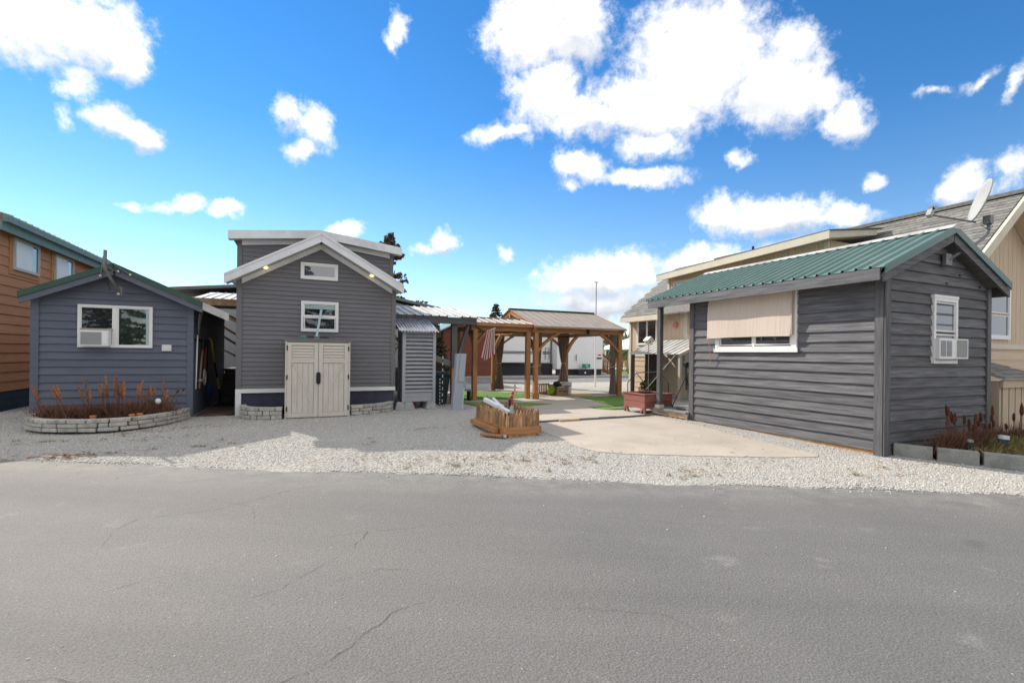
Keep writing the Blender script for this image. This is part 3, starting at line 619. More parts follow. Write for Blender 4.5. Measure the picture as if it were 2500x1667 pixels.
pole('snow_shovel', 'blue plastic shovel blade hanging low on the shed side', 'shovel', [(-2.02,13.05,.6),(-2.02,13.1,1.62)], .014, M['black_matte'], [('blade', bl, M['blue'])])
y_ = pole('yellow_broom', 'long yellow and black handle leaning on the shed side', 'broom', [(-1.98,13.37,1.62),(-1.96,13.68,1.1)], .02, M['yellow'], [('grip', MB().tube([(-1.96,13.68,1.1),(-1.93,13.93,.72)], .02, 8), M['black']), ('sleeve', MB().tube([(-1.93,13.93,.72),(-1.91,14.12,.42)], .021, 8), M['yellow']), ('head', MB().tube([(-1.91,14.12,.42),(-1.90,14.3,.08)], .022, 8), M['black']), ('bracket', MB().tube([(-1.98,13.37,1.62),(-2.03,13.36,1.7)], .015, 6), M['bright_steel'])])

# steps and shed roof closing the gap behind
st = thing('wooden_steps', 'dark weathered steps climbing at the back of the gap', 'steps', (-1.68,15.4,0))
for i in range(5): B('step', M['old_step'], st, -2.05, -1.30, 14.9+i*.26, 15.2+i*.26, i*.17, i*.17+.05); B('riser', M['old_step'], st, -2.05, -1.30, 15.15+i*.26, 15.17+i*.26, i*.17+.05, i*.17+.172)
B('landing', M['old_step'], st, -2.08, -1.29, 16.2, 18.2, .80, .86)
lt = thing('gap_canopy', 'pale ribbed metal canopy over the gap between shed and grey house', 'canopy', (-2,16,0))
metal_roof(lt, (-2.62,14.95,2.80), (1,0,0), (0,.97,.16), 1.32, 2.6, .22, M['pale_metal'])
B('fascia', M['raw_wood'], lt, -2.62, -1.30, 14.98, 15.03, 2.62, 2.79)
B('ceiling', M['old_step'], lt, -2.62, -1.30, 15.04, 17.4, 2.72, 2.75)
for x in (-2.5,-1.38): B('post', M['old_step'], lt, x-.05, x+.05, 17.3, 17.4, 0, 2.72)
MB().beam((-1.32,16.9,1.55), (-2.3,16.9,2.2), .07, .12, (0,1,0)).build('brace', M['raw_wood'], lt); MB().beam((-1.32,17.0,1.25), (-2.3,17.0,1.9), .07, .12, (0,1,0)).build('brace', M['dark_stain_v'], lt)
MB().beam((-1.32,16.8,.95), (-2.3,16.8,1.5), .07, .10, (0,1,0)).build('brace', M['grey_wood'], lt)
fh = thing('far_house', 'pale grey sided house glimpsed through the gap', 'house', (-2.4,27,0))
pl = Plane((-5,27,0), XN, YN); MB().box(-6,0,27.02,31,0,3.2).build('wall', M['rv_grey'], fh); siding(pl, fh, M['rv_white'], .9, 3.2, .16, lambda z: (-1,5)); pl.part('base', M['far_house'], fh, -1, 5, 0, .9, 0, .05)
window(pl, fh, 2.3, 2.75, 1.2, 2.4, M['white'], .07, o1=.06)

# ================================================================ tall grey tiny house
th = thing('tiny_house', 'tall charcoal lap-sided tiny house with white eaves and a dormer', 'house', (.4,16,0))
X0, X1, XC = -1.27, 2.09, .39
SL = .565; ZP = 4.05
MB().prism([(X0+.01,11.67,.5),(X1-.01,11.67,.5),(X1-.01,11.67,2.95),(XC,11.67,3.90),(X0+.01,11.67,2.95)], (0,9.4,0)).build('wall', M['vinyl'], th)
MB().box(X0+.02, X1-.02, 11.70, 21.0, 0, .5).build('skirting', M['skirt'], th)
f2 = Plane((0,11.67,0), XN, YN)
siding(f2, th, M['vinyl'], .575, 3.83, .0985, gable_lim(X0+.095,X1-.095,XC,3.83,SL), ob=.024, ot=.002, jit=.0004)
for a in (X0, X1-.095): f2.part('corner_board', M['vinyl_trim'], th, a-.006, a+.101, .575, 2.95, -.02, .032)
sd2 = Plane((X0,11.67,0), (0,1,0), (-1,0,0)); siding(sd2, th, M['vinyl'], .575, 2.9, .0985, lambda z: (.0,3.2), ob=.017, ot=.003)
f2.part('band', M['white'], th, X0-.01, X1+.012, .485, .574, -.02, .03)
f2.part('band_post', M['white'], th, X0-.01, X0+.10, -.02, .484, -.02, .03)
# front gable roof: fascia, soffit, frieze
def rf(x): return ZP-SL*abs(x-XC)
for x0, x1 in ((XC-1.86,XC-.001),(XC+.001,XC+1.83)):
    slope_slab(MB(), x0, x1, XC, ZP, SL, 11.32, 21.2, -.03, 0).build('roof', M['shingle'], th)
    slope_slab(MB(), x0, x1, XC, ZP, SL, 11.29, 11.318, -.215, -.004).build('fascia', M['white_trim'], th)
    slope_slab(MB(), x0, x1, XC, ZP, SL, 11.275, 11.289, -.055, -.008).build('drip_edge', M['white_trim'], th)
    so2 = slope_slab(MB(), x0+.02, x1-.02, XC, ZP, SL, 11.32, 11.66, -.205, -.185).build('soffit', M['soffit'], th)
    slope_slab(MB(), max(x0,X0+.09), min(x1,X1-.09), XC, ZP, SL, 11.63, 11.652, -.315, -.206).build('frieze', M['white_trim'], th)
    n = 17
    for i in range(n):                              # soffit battens
        xa = x0+.1+(x1-x0-.2)*i/(n-1); slope_slab(MB(), xa-.012, xa+.012, XC, ZP, SL, 11.33, 11.63, -.212, -.2055).build('batten', M['soffit'], so2)
for x in (-.72, 1.50):
    z = rf(x)-.213; q = MB().sphere((x, 11.47, z-.012), .052, 14, 8, .5).build('soffit_light', M['lamp_glow'], th, smooth=True)
for x, nm in ((X0-.12,1),(X1+.03,1)): MB().box(x, x+.10, 11.33, 21, rf(X0-.1)-.18, rf(X0-.1)-.06).build('gutter', M['white_trim'], th)
# dormer
DY = 12.2
def dz(x): return 4.25-.115*abs(x-XC)
MB().prism([(X0-.06,DY,2.9),(X1+.02,DY,2.9),(X1+.02,DY,dz(X1)-.1),(XC,DY,4.1),(X0-.06,DY,dz(X0)-.1)], (0,8.4,0)).build('dormer_wall', M['vinyl'], th)
f3 = Plane((0,DY,0), XN, YN); siding(f3, th, M['vinyl'], 2.95, 3.83, .0985, lambda z: (X0+.04,X1-.075), ob=.017, ot=.003)
for a in (X0-.065, X1-.075): f3.part('corner_board', M['vinyl_trim'], th, a, a+.10, 2.9, 3.95, -.02, .024)
for x0, x1 in ((X0-.22,XC-.001),(XC+.001,X1+.20)):
    f = lambda x: dz(x)
    def dslab(y0, y1, d0, d1): return MB().hexa([(x0,y0,f(x0)+d0),(x1,y0,f(x1)+d0),(x1,y1,f(x1)+d0),(x0,y1,f(x0)+d0),(x0,y0,f(x0)+d1),(x1,y0,f(x1)+d1),(x1,y1,f(x1)+d1),(x0,y1,f(x0)+d1)])
    dslab(11.98,20.7,-.02,.0).build('dormer_roof', M['shingle'], th); dslab(11.95,11.978,-.19,-.003).build('dormer_fascia', M['white_trim'], th); dslab(11.99,12.19,-.18,-.16).build('soffit', M['soffit'], th)
    xa, xb = (max(x0,X0+.03), min(x1,X1-.07)); x0, x1 = xa, xb; dslab(12.15,12.17,-.29,-.181).build('frieze', M['white_trim'], th)
window(f2, th, -.03, .76, 3.035, 3.41, M['white'], .055, o1=.06, glass=M['glass_sky'])
w2 = window(f2, th, -.01, .78, 1.85, 2.54, M['white'], .052, panes=[(.042,.728,2.205,2.488),(.05,.72,1.90,2.175)], o1=.06)
f2.part('mullion', M['white'], w2, .04, .73, 2.175, 2.207, 0, .056)
for i in range(3): f2.part('blind_slat', M['pale_teal'], w2, .068, .70, 2.37+.03*i, 2.395+.03*i, .033, .036)
# plastic cabinet against the tiny house
cb = thing('storage_cabinet', 'tan plastic two-door storage cabinet standing against the grey house', 'cabinet', (.34,11.2,0))
MB().box(-.30,.98,10.86,11.57,0,1.6).build('body', M['tan_plastic'], cb)
MB().prism([(-.33,10.81,1.602),(1.01,10.81,1.602),(1.01,11.58,1.66),(-.33,11.58,1.66)], (0,0,.035)).build('lid', M['vinyl_trim'], cb)
fc = Plane((0,10.86,0), XN, YN)
fc.part('jamb', M['tan_plastic'], cb, -.30, -.265, 0, 1.6, .001, .05); fc.part('jamb', M['tan_plastic'], cb, .945, .98, 0, 1.6, .001, .05)
for sgn, a, b_ in ((1,-.262,.336),(-1,.344,.942)):
    dr = fc.part('door', M['tan_plastic'], cb, a, b_, .02, 1.585, .004, .034)
    for q in ((a,a+.085,.02,1.585),(b_-.085,b_,.02,1.585),(a+.085,b_-.085,1.53,1.585),(a+.085,b_-.085,1.165,1.22),(a+.085,b_-.085,.02,.11)):
        fc.part('rail', M['tan_plastic'], dr, q[0], q[1], q[2], q[3], .0345, .066, bevel=.003)
    for i in range(5):
        z = 1.225+.06*i; MB().hexa([fc.p(a+.09,z,.0345),fc.p(b_-.09,z,.0345),fc.p(b_-.09,z,.064),fc.p(a+.09,z,.064),fc.p(a+.09,z+.055,.0345),fc.p(b_-.09,z+.055,.0345),fc.p(b_-.09,z+.055,.037),fc.p(a+.09,z+.055,.037)]).build('louvre', M['tan_plastic'], dr)
    for i in range(4):
        u = a+.09+(b_-a-.18)*i/4; fc.part('plank', M['tan_plastic'], dr, u+.003, u+(b_-a-.18)/4-.003, .115, 1.16, .0345, .050)
    P = []
    for k in range(8):
        q = k/7; uu = (a+.10+.40*q**.75) if sgn > 0 else (b_-.10-.40*q**.75); P.append((uu, 1.15-.95*q))
    bm_ = MB()
    for (u0, z0), (u1, z1) in zip(P[:-1], P[1:]): bm_.hexa([fc.p(u0-.018,z0,.051),fc.p(u0+.018,z0,.051),fc.p(u0+.018,z0,.063),fc.p(u0-.018,z0,.063),fc.p(u1-.018,z1,.051),fc.p(u1+.018,z1,.051),fc.p(u1+.018,z1,.063),fc.p(u1-.018,z1,.063)])
    bm_.build('brace', M['tan_plastic'], dr)
    hx = -.262 if sgn > 0 else .942
    for z in (.20,.86,1.47): fc.part('hinge', M['black'], dr, hx-.012, hx+.012, z-.05, z+.05, .067, .076)
hd = MB()
rr = [(.34+.042*math.cos(a), .84+(.085 if math.sin(a) > 0 else -.085)+.042*math.sin(a)) for a in np.linspace(.01, 2*math.pi+.01, 20, endpoint=False)]
hd.prism([fc.p(u, z, .067) for u, z in rr], YN); hd.v = [(v[0], max(v[1], 10.86-.10), v[2]) for v in hd.v]
hd.build('handle', M['black'], cb)
# window squeegee leaning against the lower window
sq = thing('squeegee_pole', 'pale blue pole leaning from the cabinet lid against the window', 'pole', (.33,11.3,1.69))
MB().beam((.30,11.22,1.69), (.41,11.58,2.35), .045, .02, (0,1,0)).build('pole', M['pale_teal'], sq); B('foot', M['pale_teal'], sq, .26,.37,11.17,11.24,1.68,1.74)
o = MB().tube([(-.02,11.1,1.715),(.10,11.1,1.715)], .02, 8).build('hose_nozzle', M['teal'], None); tag(o, 'small teal nozzle lying on the cabinet lid', 'nozzle')
o = MB().tube([(.12,11.08,1.71),(.55,11.12,1.71)], .012, 8).build('black_rod', M['black'], None); tag(o, 'thin black rod lying on the cabinet lid', 'rod')

# ================================================================ brown house on the left
bh = thing('brown_house', 'tall orange-brown lap-sided house with teal eave trim', 'house', (-8,18,0))
MB().box(-10.5,-6.0,13.85,26,-.1,4.0).build('wall', M['brown_side'], bh)
br = Plane((-6.0,11.4,0), (0,1,0), XN)
siding(br, bh, M['brown_side'], .44, 4.0, .213, lambda z: (2.45,14.6), ob=.026)
siding(br, bh, M['teal_skirt'], -.1, .43, .18, lambda z: (2.45,14.6), ob=.015, name='skirt_board')
B('fascia', M['teal_trim'], bh, -5.80,-5.76,13.42,26.2,3.88,4.06); B('soffit', M['brown_side'], bh, -5.98,-5.805,13.42,26.2,3.95,3.99)
B('gutter', M['teal_trim'], bh, -5.755,-5.66,13.42,26.2,4.06,4.20)
metal_roof(bh, (-5.70,13.42,4.21), (0,1,0), (-.96,0,.28), 12.8, 2.9, .27, M['pale_metal'], .033)
for a, b_ in ((2.92,4.03),(4.86,5.95)):
    br.part('window_trim', M['brown_side'], bh, a-.11, b_+.11, 3.06, 3.99, .0, .04)
    wv = window(br, bh, a, b_, 3.17, 3.90, M['soffit'], .045, o0=.041, o1=.085, glass=M['glass'])
    br.part('drape', M['drape'], wv, a+.07, b_-.30, 3.24, 3.83, .058, .060)

# ================================================================ dark shed on the right
ds = thing('dark_shed', 'weathered charcoal board shed with a ribbed green metal roof', 'shed', (9.34,6,0))
L0, L1, YF, YB = 7.82, 10.86, 4.12, 7.80
MB().prism([(L0,YF,.0),(L1,YF,.0),(L1,YF,2.55),(9.34,YF,3.18),(L0,YF,2.55)], (0,YB-YF,0)).build('wall', M['dark_stain'], ds)
lf = Plane((L0,YB,0), (0,-1,0), (-1,0,0)); WL = YB-YF
siding(lf, ds, M['dark_stain'], .03, 2.58, .163, lambda z: (.06,WL-.06), ob=.036, ot=.006, jit=.003)
gf = Plane((0,YF,0), XN, YN)
siding(gf, ds, M['dark_stain'], -.02, 3.24, .163, gable_lim(L0+.08,L1-.05,9.34,3.24,.41), ob=.036, ot=.006, jit=.003)
lf.part('corner_board', M['dark_stain_v'], ds, WL-.075, WL+.040, -.05, 2.64, -.01, .050); gf.part('corner_board', M['dark_stain_v'], ds, L0-.049, L0+.085, -.05, 2.66, .0505, .07)
gf.part('corner_board', M['dark_stain_v'], ds, L1-.06, L1+.06, .0, 2.62, -.03, .05); lf.part('corner_board', M['dark_stain_v'], ds, -.06, .062, .02, 2.6, -.03, .045)
B('sill_skid', M['raw_wood'], ds, L0-.012, L1, YF+.01, 8.92, -.075, .022)
RS, RZ, RX = .416, 3.47, 9.35
up_l = Vector((1,0,RS)).normalized(); 
metal_roof(ds, (7.47,3.93,RZ-RS*1.88), (0,1,0), up_l, 5.0, 1.88*math.hypot(1,RS), .195, M['green_metal'], .036, .055)
metal_roof(ds, (11.22,3.93,RZ-RS*1.87), (0,1,0), Vector((-1,0,RS)), 5.0, 1.87*math.hypot(1,RS), .195, M['green_metal'], .036, .055)
def rslab(x0, x1, y0, y1, d0, d1): return slope_slab(MB(), x0, x1, RX, RZ, RS, y0, y1, d0, d1)
for x0, x1 in ((7.50,RX-.001),(RX+.001,11.19)):
    rslab(x0,x1,3.97,8.88,-.045,-.004).build('sheathing', M['grey_wood'], ds)
    rslab(x0,x1,3.905,3.93,-.085,.03).build('rake_trim', M['green_trim'], ds); rslab(x0+.02,x1,3.935,3.968,-.22,-.086).build('rake_board', M['dark_stain'], ds)
    rslab(x0,x1,8.885,8.91,-.085,.03).build('rake_trim', M['green_trim'], ds)
MB().hexa([(RX-.15,3.90,RZ-.025),(RX+.15,3.90,RZ-.025),(RX+.15,8.93,RZ-.025),(RX-.15,8.93,RZ-.025),(RX-.012,3.90,RZ+.05),(RX+.012,3.90,RZ+.05),(RX+.012,8.93,RZ+.05),(RX-.012,8.93,RZ+.05)]).build('ridge_cap', M['pale_metal'], ds)
B('eave_board', M['dark_stain'], ds, 7.475,7.515,3.98,8.87,2.515,2.685); B('eave_board', M['dark_stain'], ds, 11.17,11.205,3.98,8.87,2.50,2.66)
B('soffit', M['grey_wood'], ds, 7.52,7.80,4.0,8.86,2.60,2.62)
# blind window on the long side
wd = window(lf, ds, .66, 2.40, 1.50, 2.56, M['white'], .10, o0=.0, o1=.055, panes=[(.77,1.53,1.62,2.45),(1.57,2.29,1.62,2.45)])
lf.part('window_sill', M['white'], wd, .63, 2.43, 1.49, 1.565, .056, .075); lf.part('mullion', M['white'], wd, 1.53, 1.57, 1.6, 2.46, 0, .05)
for u in (.95,1.2): lf.part('muntin', M['soffit'], wd, u, u+.012, 1.64, 2.43, .02, .024)
bld = thing('bamboo_blind', 'faded pink roll-down slat blind hanging over the side window', 'blind', (7.68,6.4,1.77))
mb = MB(); nu, nz_ = 46, 10
for i in range(nu+1):
    for j in range(nz_+1):
        u = i/nu; zz = j/nz_; o_ = .13-.03*zz+.012*math.sin(u*9+zz*2)*(1-zz)+.0012*(i % 2)
        mb.v.append(tuple(lf.p(.51+1.82*u+.006*math.sin(zz*7)*(1 if i in (0,nu) else 0), 1.765+.79*zz+.012*math.sin(u*3.1)*(1-zz), o_)))
for i in range(nu):
    for j in range(nz_): a = i*(nz_+1)+j; mb.f.append((a, a+nz_+1, a+nz_+2, a+1))
so_ = mb.build('slats', M['blind'], bld); mo = so_.modifiers.new('thick', 'SOLIDIFY'); mo.thickness = .006
lf.part('return_panel', M['blind'], bld, 2.345, 2.36, 1.79, 2.55, .06, .13)
MB().tube([lf.p(.57,1.78,.14), lf.p(.565,1.5,.10), lf.p(.58,1.36,.09), lf.p(.56,1.27,.09)], .006, 6).build('pull_cord', M['terracotta'], bld)
# gable window with its air conditioner
wg = window(gf, ds, 9.09, 9.80, 1.33, 2.375, M['white'], .055, o1=.06, panes=[(9.15,9.74,1.84,2.31),(9.15,9.74,1.39,1.80)], glass=[M['glass_sky'], M['glass']])
gf.part('head_trim', M['white'], wg, 9.08, 9.81, 2.376, 2.42, .0, .066)
t_ = ac(gf, 9.10, 9.55, 1.40, 1.73, .13, 'white window air conditioner with twin grilles and an open side flap', (9.115,9.46), True)
mb = MB()
for q in ((9.60,9.98,1.41,1.43),(9.60,9.98,1.71,1.73),(9.60,9.62,1.43,1.71),(9.96,9.98,1.43,1.71)): gf.slab(mb, *q, .105, .12)
fl = mb.build('flap_frame', M['white'], t_); gf.part('mesh', M['ac_grey'], fl, 9.62, 9.96, 1.43, 1.71, .110, .114)
gf.part('flap_arm', M['white'], t_, 9.545, 9.605, 1.41, 1.72, .09, .118)
for x, z in ((9.55,2.93),(9.9,2.78),(9.5,2.62),(10.55,2.63)): 
    MB().tube([gf.p(x,z,.01), gf.p(x,z,.036)], .022, 12).build('knot', M['black_matte'], ds)
MB().tube([gf.p(9.75,2.78,.03), gf.p(9.98,2.83,.05)], .006, 6).build('nail_hook', M['steel'], ds)
# covered porch behind the shed
B('porch_post', M['dark_stain_v'], ds, 7.70,7.80,8.70,8.80,.24,2.56); B('post_base', M['cream'], ds, 7.675,7.825,8.675,8.825,.172,.25)
dk = thing('porch_deck', 'low grey-topped porch deck with worn paint beside the dark shed', 'deck', (9.3,8.4,0))
for i in range(8): B('plank', M['grey_wood'], dk, 7.66, 10.9, 7.83+i*.142, 7.83+i*.142+.136, .135, .17)
B('rim_joist', M['worn_paint'], dk, 7.70,7.745,7.83,8.95,.024,.134); B('rim_joist', M['worn_paint'], dk, 7.75,10.9,8.905,8.95,.024,.134)
# satellite dish
dh = thing('satellite_dish', 'grey satellite dish on a bent arm at the dark shed gable', 'satellite dish', (9.45,4.0,3.0))
MB().tube([(9.42,4.04,2.98),(9.75,3.99,3.17),(10.1,3.97,3.31),(10.35,3.97,3.42),(10.49,3.97,3.52),(10.53,3.97,3.70)], .026, 10).build('mast', M['steel'], dh, smooth=True)
B('foot', M['steel'], dh, 9.32,9.50,4.02,4.07,2.90,3.08)
dc = Vector((10.46,4.02,4.07)); dn = Vector((-.60,.70,.30)).normalized(); a1 = dn.cross(Vector((0,0,1))).normalized(); a2 = a1.cross(dn).normalized()
mb = MB(); nr, na = 6, 28
for i in range(nr+1):
    for j in range(na):
        r = i/nr; g_ = 2*math.pi*j/na; p = dc+a1*(.29*r*math.cos(g_))+a2*(.37*r*math.sin(g_))+dn*(.055*r*r-.02); mb.v.append(tuple(p))
for i in range(nr):
    for j in range(na): mb.f.append((i*na+j, i*na+(j+1) % na, (i+1)*na+(j+1) % na, (i+1)*na+j))
ob = mb.build('reflector', M['dish'], dh, smooth=True); mo = ob.modifiers.new('thick', 'SOLIDIFY'); mo.thickness = .022
MB().box(10.47,10.58,3.93,4.03,3.68,3.82).build('mount_box', M['steel'], dh)
lnbp = dc+dn*.62-a2*.36
MB().tube([dc-a2*.36-dn*.02, lnbp], .016, 8).build('feed_arm', M['steel'], dh); MB().beam(lnbp+Vector((-.03,0,-.03)), lnbp+Vector((.06,0,.12)), .07, .08).build('feed_horn', M['dish'], dh); MB().beam(lnbp+Vector((0,0,.11)), lnbp+Vector((.17,0,.15)), .07, .06).build('receiver', M['dish'], dh)
MB().tube([(10.40,3.93,3.72),(10.46,3.9,3.62),(10.40,3.92,3.55),(10.2,3.95,3.62)], .005, 5).build('cable', M['black'], dh)

# ================================================================ beige house behind it
be = thing('beige_house', 'beige grooved-board house with grey shingle roof and long dormer', 'house', (14,10,0))
BX, BXR, BZR, BS, BG, BBK = 11.8, 14.15, 5.03, .777, 5.12, 15.0
rfz = lambda x: BZR-BS*abs(x-BXR)
MB().prism([(BX,BG,0),(16.5,BG,0),(16.5,BG,rfz(16.5)-.1),(BXR,BG,BZR-.12),(BX,BG,rfz(BX)-.1)], (0,BBK-BG,0)).build('wall', M['beige'], be)
bl_ = Plane((BX,BBK,0), (0,-1,0), (-1,0,0))
vboards(bl_, be, M['beige'], 0.03, 9.8, lambda u: 3.02, lambda u: 1.40, .2)
siding(bl_, be, M['beige_h'], .0, 1.36, .2, lambda z: (.04,9.8), ob=.02)
bl_.part('band', M['cream'], be, .0, 9.8, 1.36, 1.46, .0, .04); bl_.part('corner_board', M['cream'], be, -.02, .08, 0, 3.0, .0, .05); bl_.part('trim_board', M['cream'], be, 2.85, 3.02, 1.46, 3.02, .0, .035)
gb = Plane((0,BG,0), XN, YN)
vboards(gb, be, M['beige'], BX+.02, 16.4, lambda u: rfz(u)-.12, 1.75, .2); gb.part('band', M['cream'], be, BX, 16.4, 1.64, 1.75, 0, .04); siding(gb, be, M['beige_h'], 0, 1.64, .2, lambda z: (BX+.02,16.4))
slope_slab(MB(), 11.38, BXR-.001, BXR, BZR, BS, 4.72, 15.05, -.06, -.012).build('roof_deck', M['shingle'], be); slope_slab(MB(), BXR+.001, 16.9, BXR, BZR, BS, 4.72, 15.05, -.06, -.012).build('roof_deck', M['shingle'], be)
for x0, x1 in ((11.38,BXR-.001),(BXR+.001,16.9)):
    slope_slab(MB(), x0, x1, BXR, BZR, BS, 4.66, 4.718, -.24, -.012).build('rake_board', M['cream'], be); slope_slab(MB(), x0, x1, BXR, BZR, BS, 4.72, 5.10, -.20, -.18).build('soffit', M['beige'], be)
B('eave_board', M['cream'], be, 11.34,11.378,13.02,15.08,rfz(11.38)-.21,rfz(11.38)-.03); B('eave_board', M['cream'], be, 11.34,11.378,4.7,7.0,rfz(11.38)-.21,rfz(11.38)-.03); B('soffit', M['beige'], be, 11.38,11.8,13.0,15.05,rfz(11.38)-.20,rfz(11.38)-.18)
B('eave_return', M['cream'], be, 11.34,11.78,12.88,13.015,rfz(11.38)-.23,rfz(11.38)-.02)
B('ridge_cap', M['shingle'], be, BXR-.13,BXR+.13,4.70,13,BZR-.05,BZR+.03)
# shingles: each tab laid over the course below
su = Vector((1,0,BS)).normalized(); sn = Vector((-BS,0,1)).normalized()
def tab_mesh(mb, base):
    A = Vector((0,1,0)); w_, l_, t0, t1 = .292, .21, .016, .004
    c_ = [base, base+A*w_, base+A*w_+su*l_, base+su*l_]
    mb.hexa([c_[0]+sn*.001, c_[1]+sn*.001, c_[2]+sn*.001, c_[3]+sn*.001, c_[0]+sn*t0, c_[1]+sn*t0, c_[2]+sn*t1, c_[3]+sn*t1])
mb = MB(); tab_mesh(mb, Vector((0,0,0))); sh0 = mb.build('shingle', M['shingle'], be); smesh = sh0.data; c0 = sh0.location+wloc(be); sh0.location = Vector(c0)+Vector((11.38,4.72,rfz(11.38)-.012))-wloc(be); first = True
rest_ = MB()
for yA, yB, indiv in ((4.74,7.35,range(0,25)),(13.0,15.0,range(0,10)),(13.0,15.0,range(10,25)),(7.35,13.0,range(18,25))):
    for r in indiv:
        p = Vector((11.38,0,rfz(11.38)-.012))+su*(r*.138); off = (r % 3)*.1
        y = yA-off
        while y < yB-.05:
            q = Vector((p.x, max(y,yA), p.z))+sn*random.uniform(0,.004)
            if (yA == 4.74) or (yA == 13.0 and r < 10):
                o = bpy.data.objects.new('shingle', smesh); COL.objects.link(o); place(o, Vector(c0)+q, be)
            else: tab_mesh(rest_, q)
            y += .298
bpy.data.objects.remove(sh0)
rest_.build('shingles', M['shingle'], be, kind='stuff')
# long shed dormer over the side wall
def fz(y): return 4.42-(y-7.2)*.036
MB().prism([(11.80,7.45,2.9),(11.80,12.95,2.9),(11.80,12.95,fz(12.95)-.1),(11.80,7.45,fz(7.45)-.1)], (2.2,0,0)).build('dormer_wall', M['beige'], be)
bd = Plane((11.80,12.95,0), (0,-1,0), (-1,0,0)); vboards(bd, be, M['beige'], .1, 5.45, lambda u: fz(12.95-u)-.14, 3.05, .2)
bd.part('corner_board', M['cream'], be, 0,.1,3.05,4.05,.0,.04); bd.part('corner_board', M['cream'], be, 5.45,5.56,3.05,4.25,-.02,.04)
gd = Plane((0,7.45,0), XN, YN); vboards(gd, be, M['beige'], 11.92, 13.4, lambda u: fz(7.45)-.13, lambda u: min(rfz(u)-.02, fz(7.45)-.15), .2)
mb = MB(); mb.hexa([(11.42,7.18,fz(7.18)-.17),(11.42,13.08,fz(13.08)-.17),(13.35,13.08,fz(13.08)+.12),(13.35,7.18,fz(7.18)+.12),(11.42,7.18,fz(7.18)),(11.42,13.08,fz(13.08)),(13.35,13.08,fz(13.08)+.26),(13.35,7.18,fz(7.18)+.26)]); mb.build('dormer_roof', M['cream'], be)
mb = MB(); mb.hexa([(11.38,7.14,fz(7.14)+.002),(11.38,13.1,fz(13.1)+.002),(13.6,13.1,fz(13.1)+.31),(13.6,7.14,fz(7.14)+.31),(11.38,7.14,fz(7.14)+.022),(11.38,13.1,fz(13.1)+.022),(13.6,13.1,fz(13.1)+.335),(13.6,7.14,fz(7.14)+.335)]); mb.build('dormer_shingles', M['shingle'], be)
MB().prism([(11.385,7.14,fz(7.14)-.19),(11.418,7.14,fz(7.14)-.19),(11.418,7.14,fz(7.14)),(11.385,7.14,fz(7.14))], (0,5.95,-5.95*.036)).build('dormer_fascia', M['cream'], be)
MB().tube([(12.0,9.7,4.3),(12.0,9.7,4.62)], .035, 8).build('vent_pipe', M['black'], be)
window(bd, be, .30, 1.70, 3.35, 3.97, M['cream'], .07, panes=[(.37,.98,3.42,3.9),(1.02,1.63,3.42,3.9)], o1=.06, glass=M['glass_sky'])
window(bd, be, 3.1, 4.05, 3.45, 4.08, M['cream'], .07, o1=.06, glass=M['glass_sky'])
bl_.part('window_trim', M['cream'], be, .40, 1.68, 1.68, 3.0, .016, .045)
wb = window(bl_, be, .50, 1.58, 1.80, 2.93, M['white'], .05, panes=[(.55,1.02,1.85,2.88),(1.06,1.53,1.85,2.88)], o0=.046, o1=.09); bl_.part('mullion', M['white'], wb, 1.02, 1.06, 1.85, 2.88, .046, .08)
window(gb, be, 13.35, 14.45, 1.85, 2.95, M['white'], .07, panes=[(13.42,14.38,2.42,2.88),(13.42,14.38,1.92,2.38)], o1=.06, glass=M['glass_sky'])
wd_ = tag(MB().tube([bl_.p(2.48,2.47,.05), bl_.p(2.48,2.47,.09)], .10, 20).build('wall_plaque', M['pink'], None), 'small round metal plaque on the beige wall', 'plaque')
wf = thing('wireless_antenna', 'small white wireless antenna on a bracket at the beige gable peak', 'antenna', (14.1,4.6,4.95))
MB().tube([(14.02,4.64,4.93),(14.1,4.58,4.96),(14.26,4.55,5.0),(14.3,4.54,5.08)], .014, 8).build('arm', M['bright_steel'], wf); MB().box(14.22,14.34,4.48,4.56,5.05,5.25).build('antenna_body', M['white'], wf, bevel=.02)
MB().tube([(14.3,4.54,5.02),(14.45,4.5,4.98),(14.5,4.5,4.9),(14.38,4.5,4.87),(14.35,4.5,4.96)], .006, 5).build('cable', M['black'], wf)
# shingled lean-to beside the dark shed
lb = thing('lean_to', 'low tan slatted lean-to bin with a shingled lid beside the dark shed', 'bin', (12.4,4.4,0))
MB().prism([(11.45,4.15,0),(11.5,4.15,0),(11.5,4.15,1.02),(11.45,4.15,1.02)], (0,.8,0)).build('side', M['beige'], lb)
for i in range(6): B('slat', M['beige'], lb, 11.56+i*.24, 11.56+i*.24+.20, 4.14, 4.17, .0, .92)
B('rail', M['beige'], lb, 11.45,13.0,4.10,4.139,.90,1.04); B('back', M['beige_dark'], lb, 11.5,13.0,4.9,4.94,0,1.3)
mb = MB().hexa([(11.40,4.06,1.045),(13.05,4.06,1.045),(13.05,4.95,1.345),(11.40,4.95,1.345),(11.40,4.06,1.07),(13.05,4.06,1.07),(13.05,4.95,1.37),(11.40,4.95,1.37)]); mb.build('lid', M['greybeige'], lb)
for r in range(5):
    for c_ in range(5): 
        y0 = 4.06+r*.178; z0 = 1.072+r*.06; x0 = 11.42+c_*.32+(.1 if r % 2 else 0)
        MB().hexa([(x0,y0,z0),(x0+.31,y0,z0),(x0+.31,y0+.2,z0+.067),(x0,y0+.2,z0+.067),(x0,y0,z0+.018),(x0+.31,y0,z0+.018),(x0+.31,y0+.2,z0+.07),(x0,y0+.2,z0+.07)]).build('shingle', M['shingle'], lb)
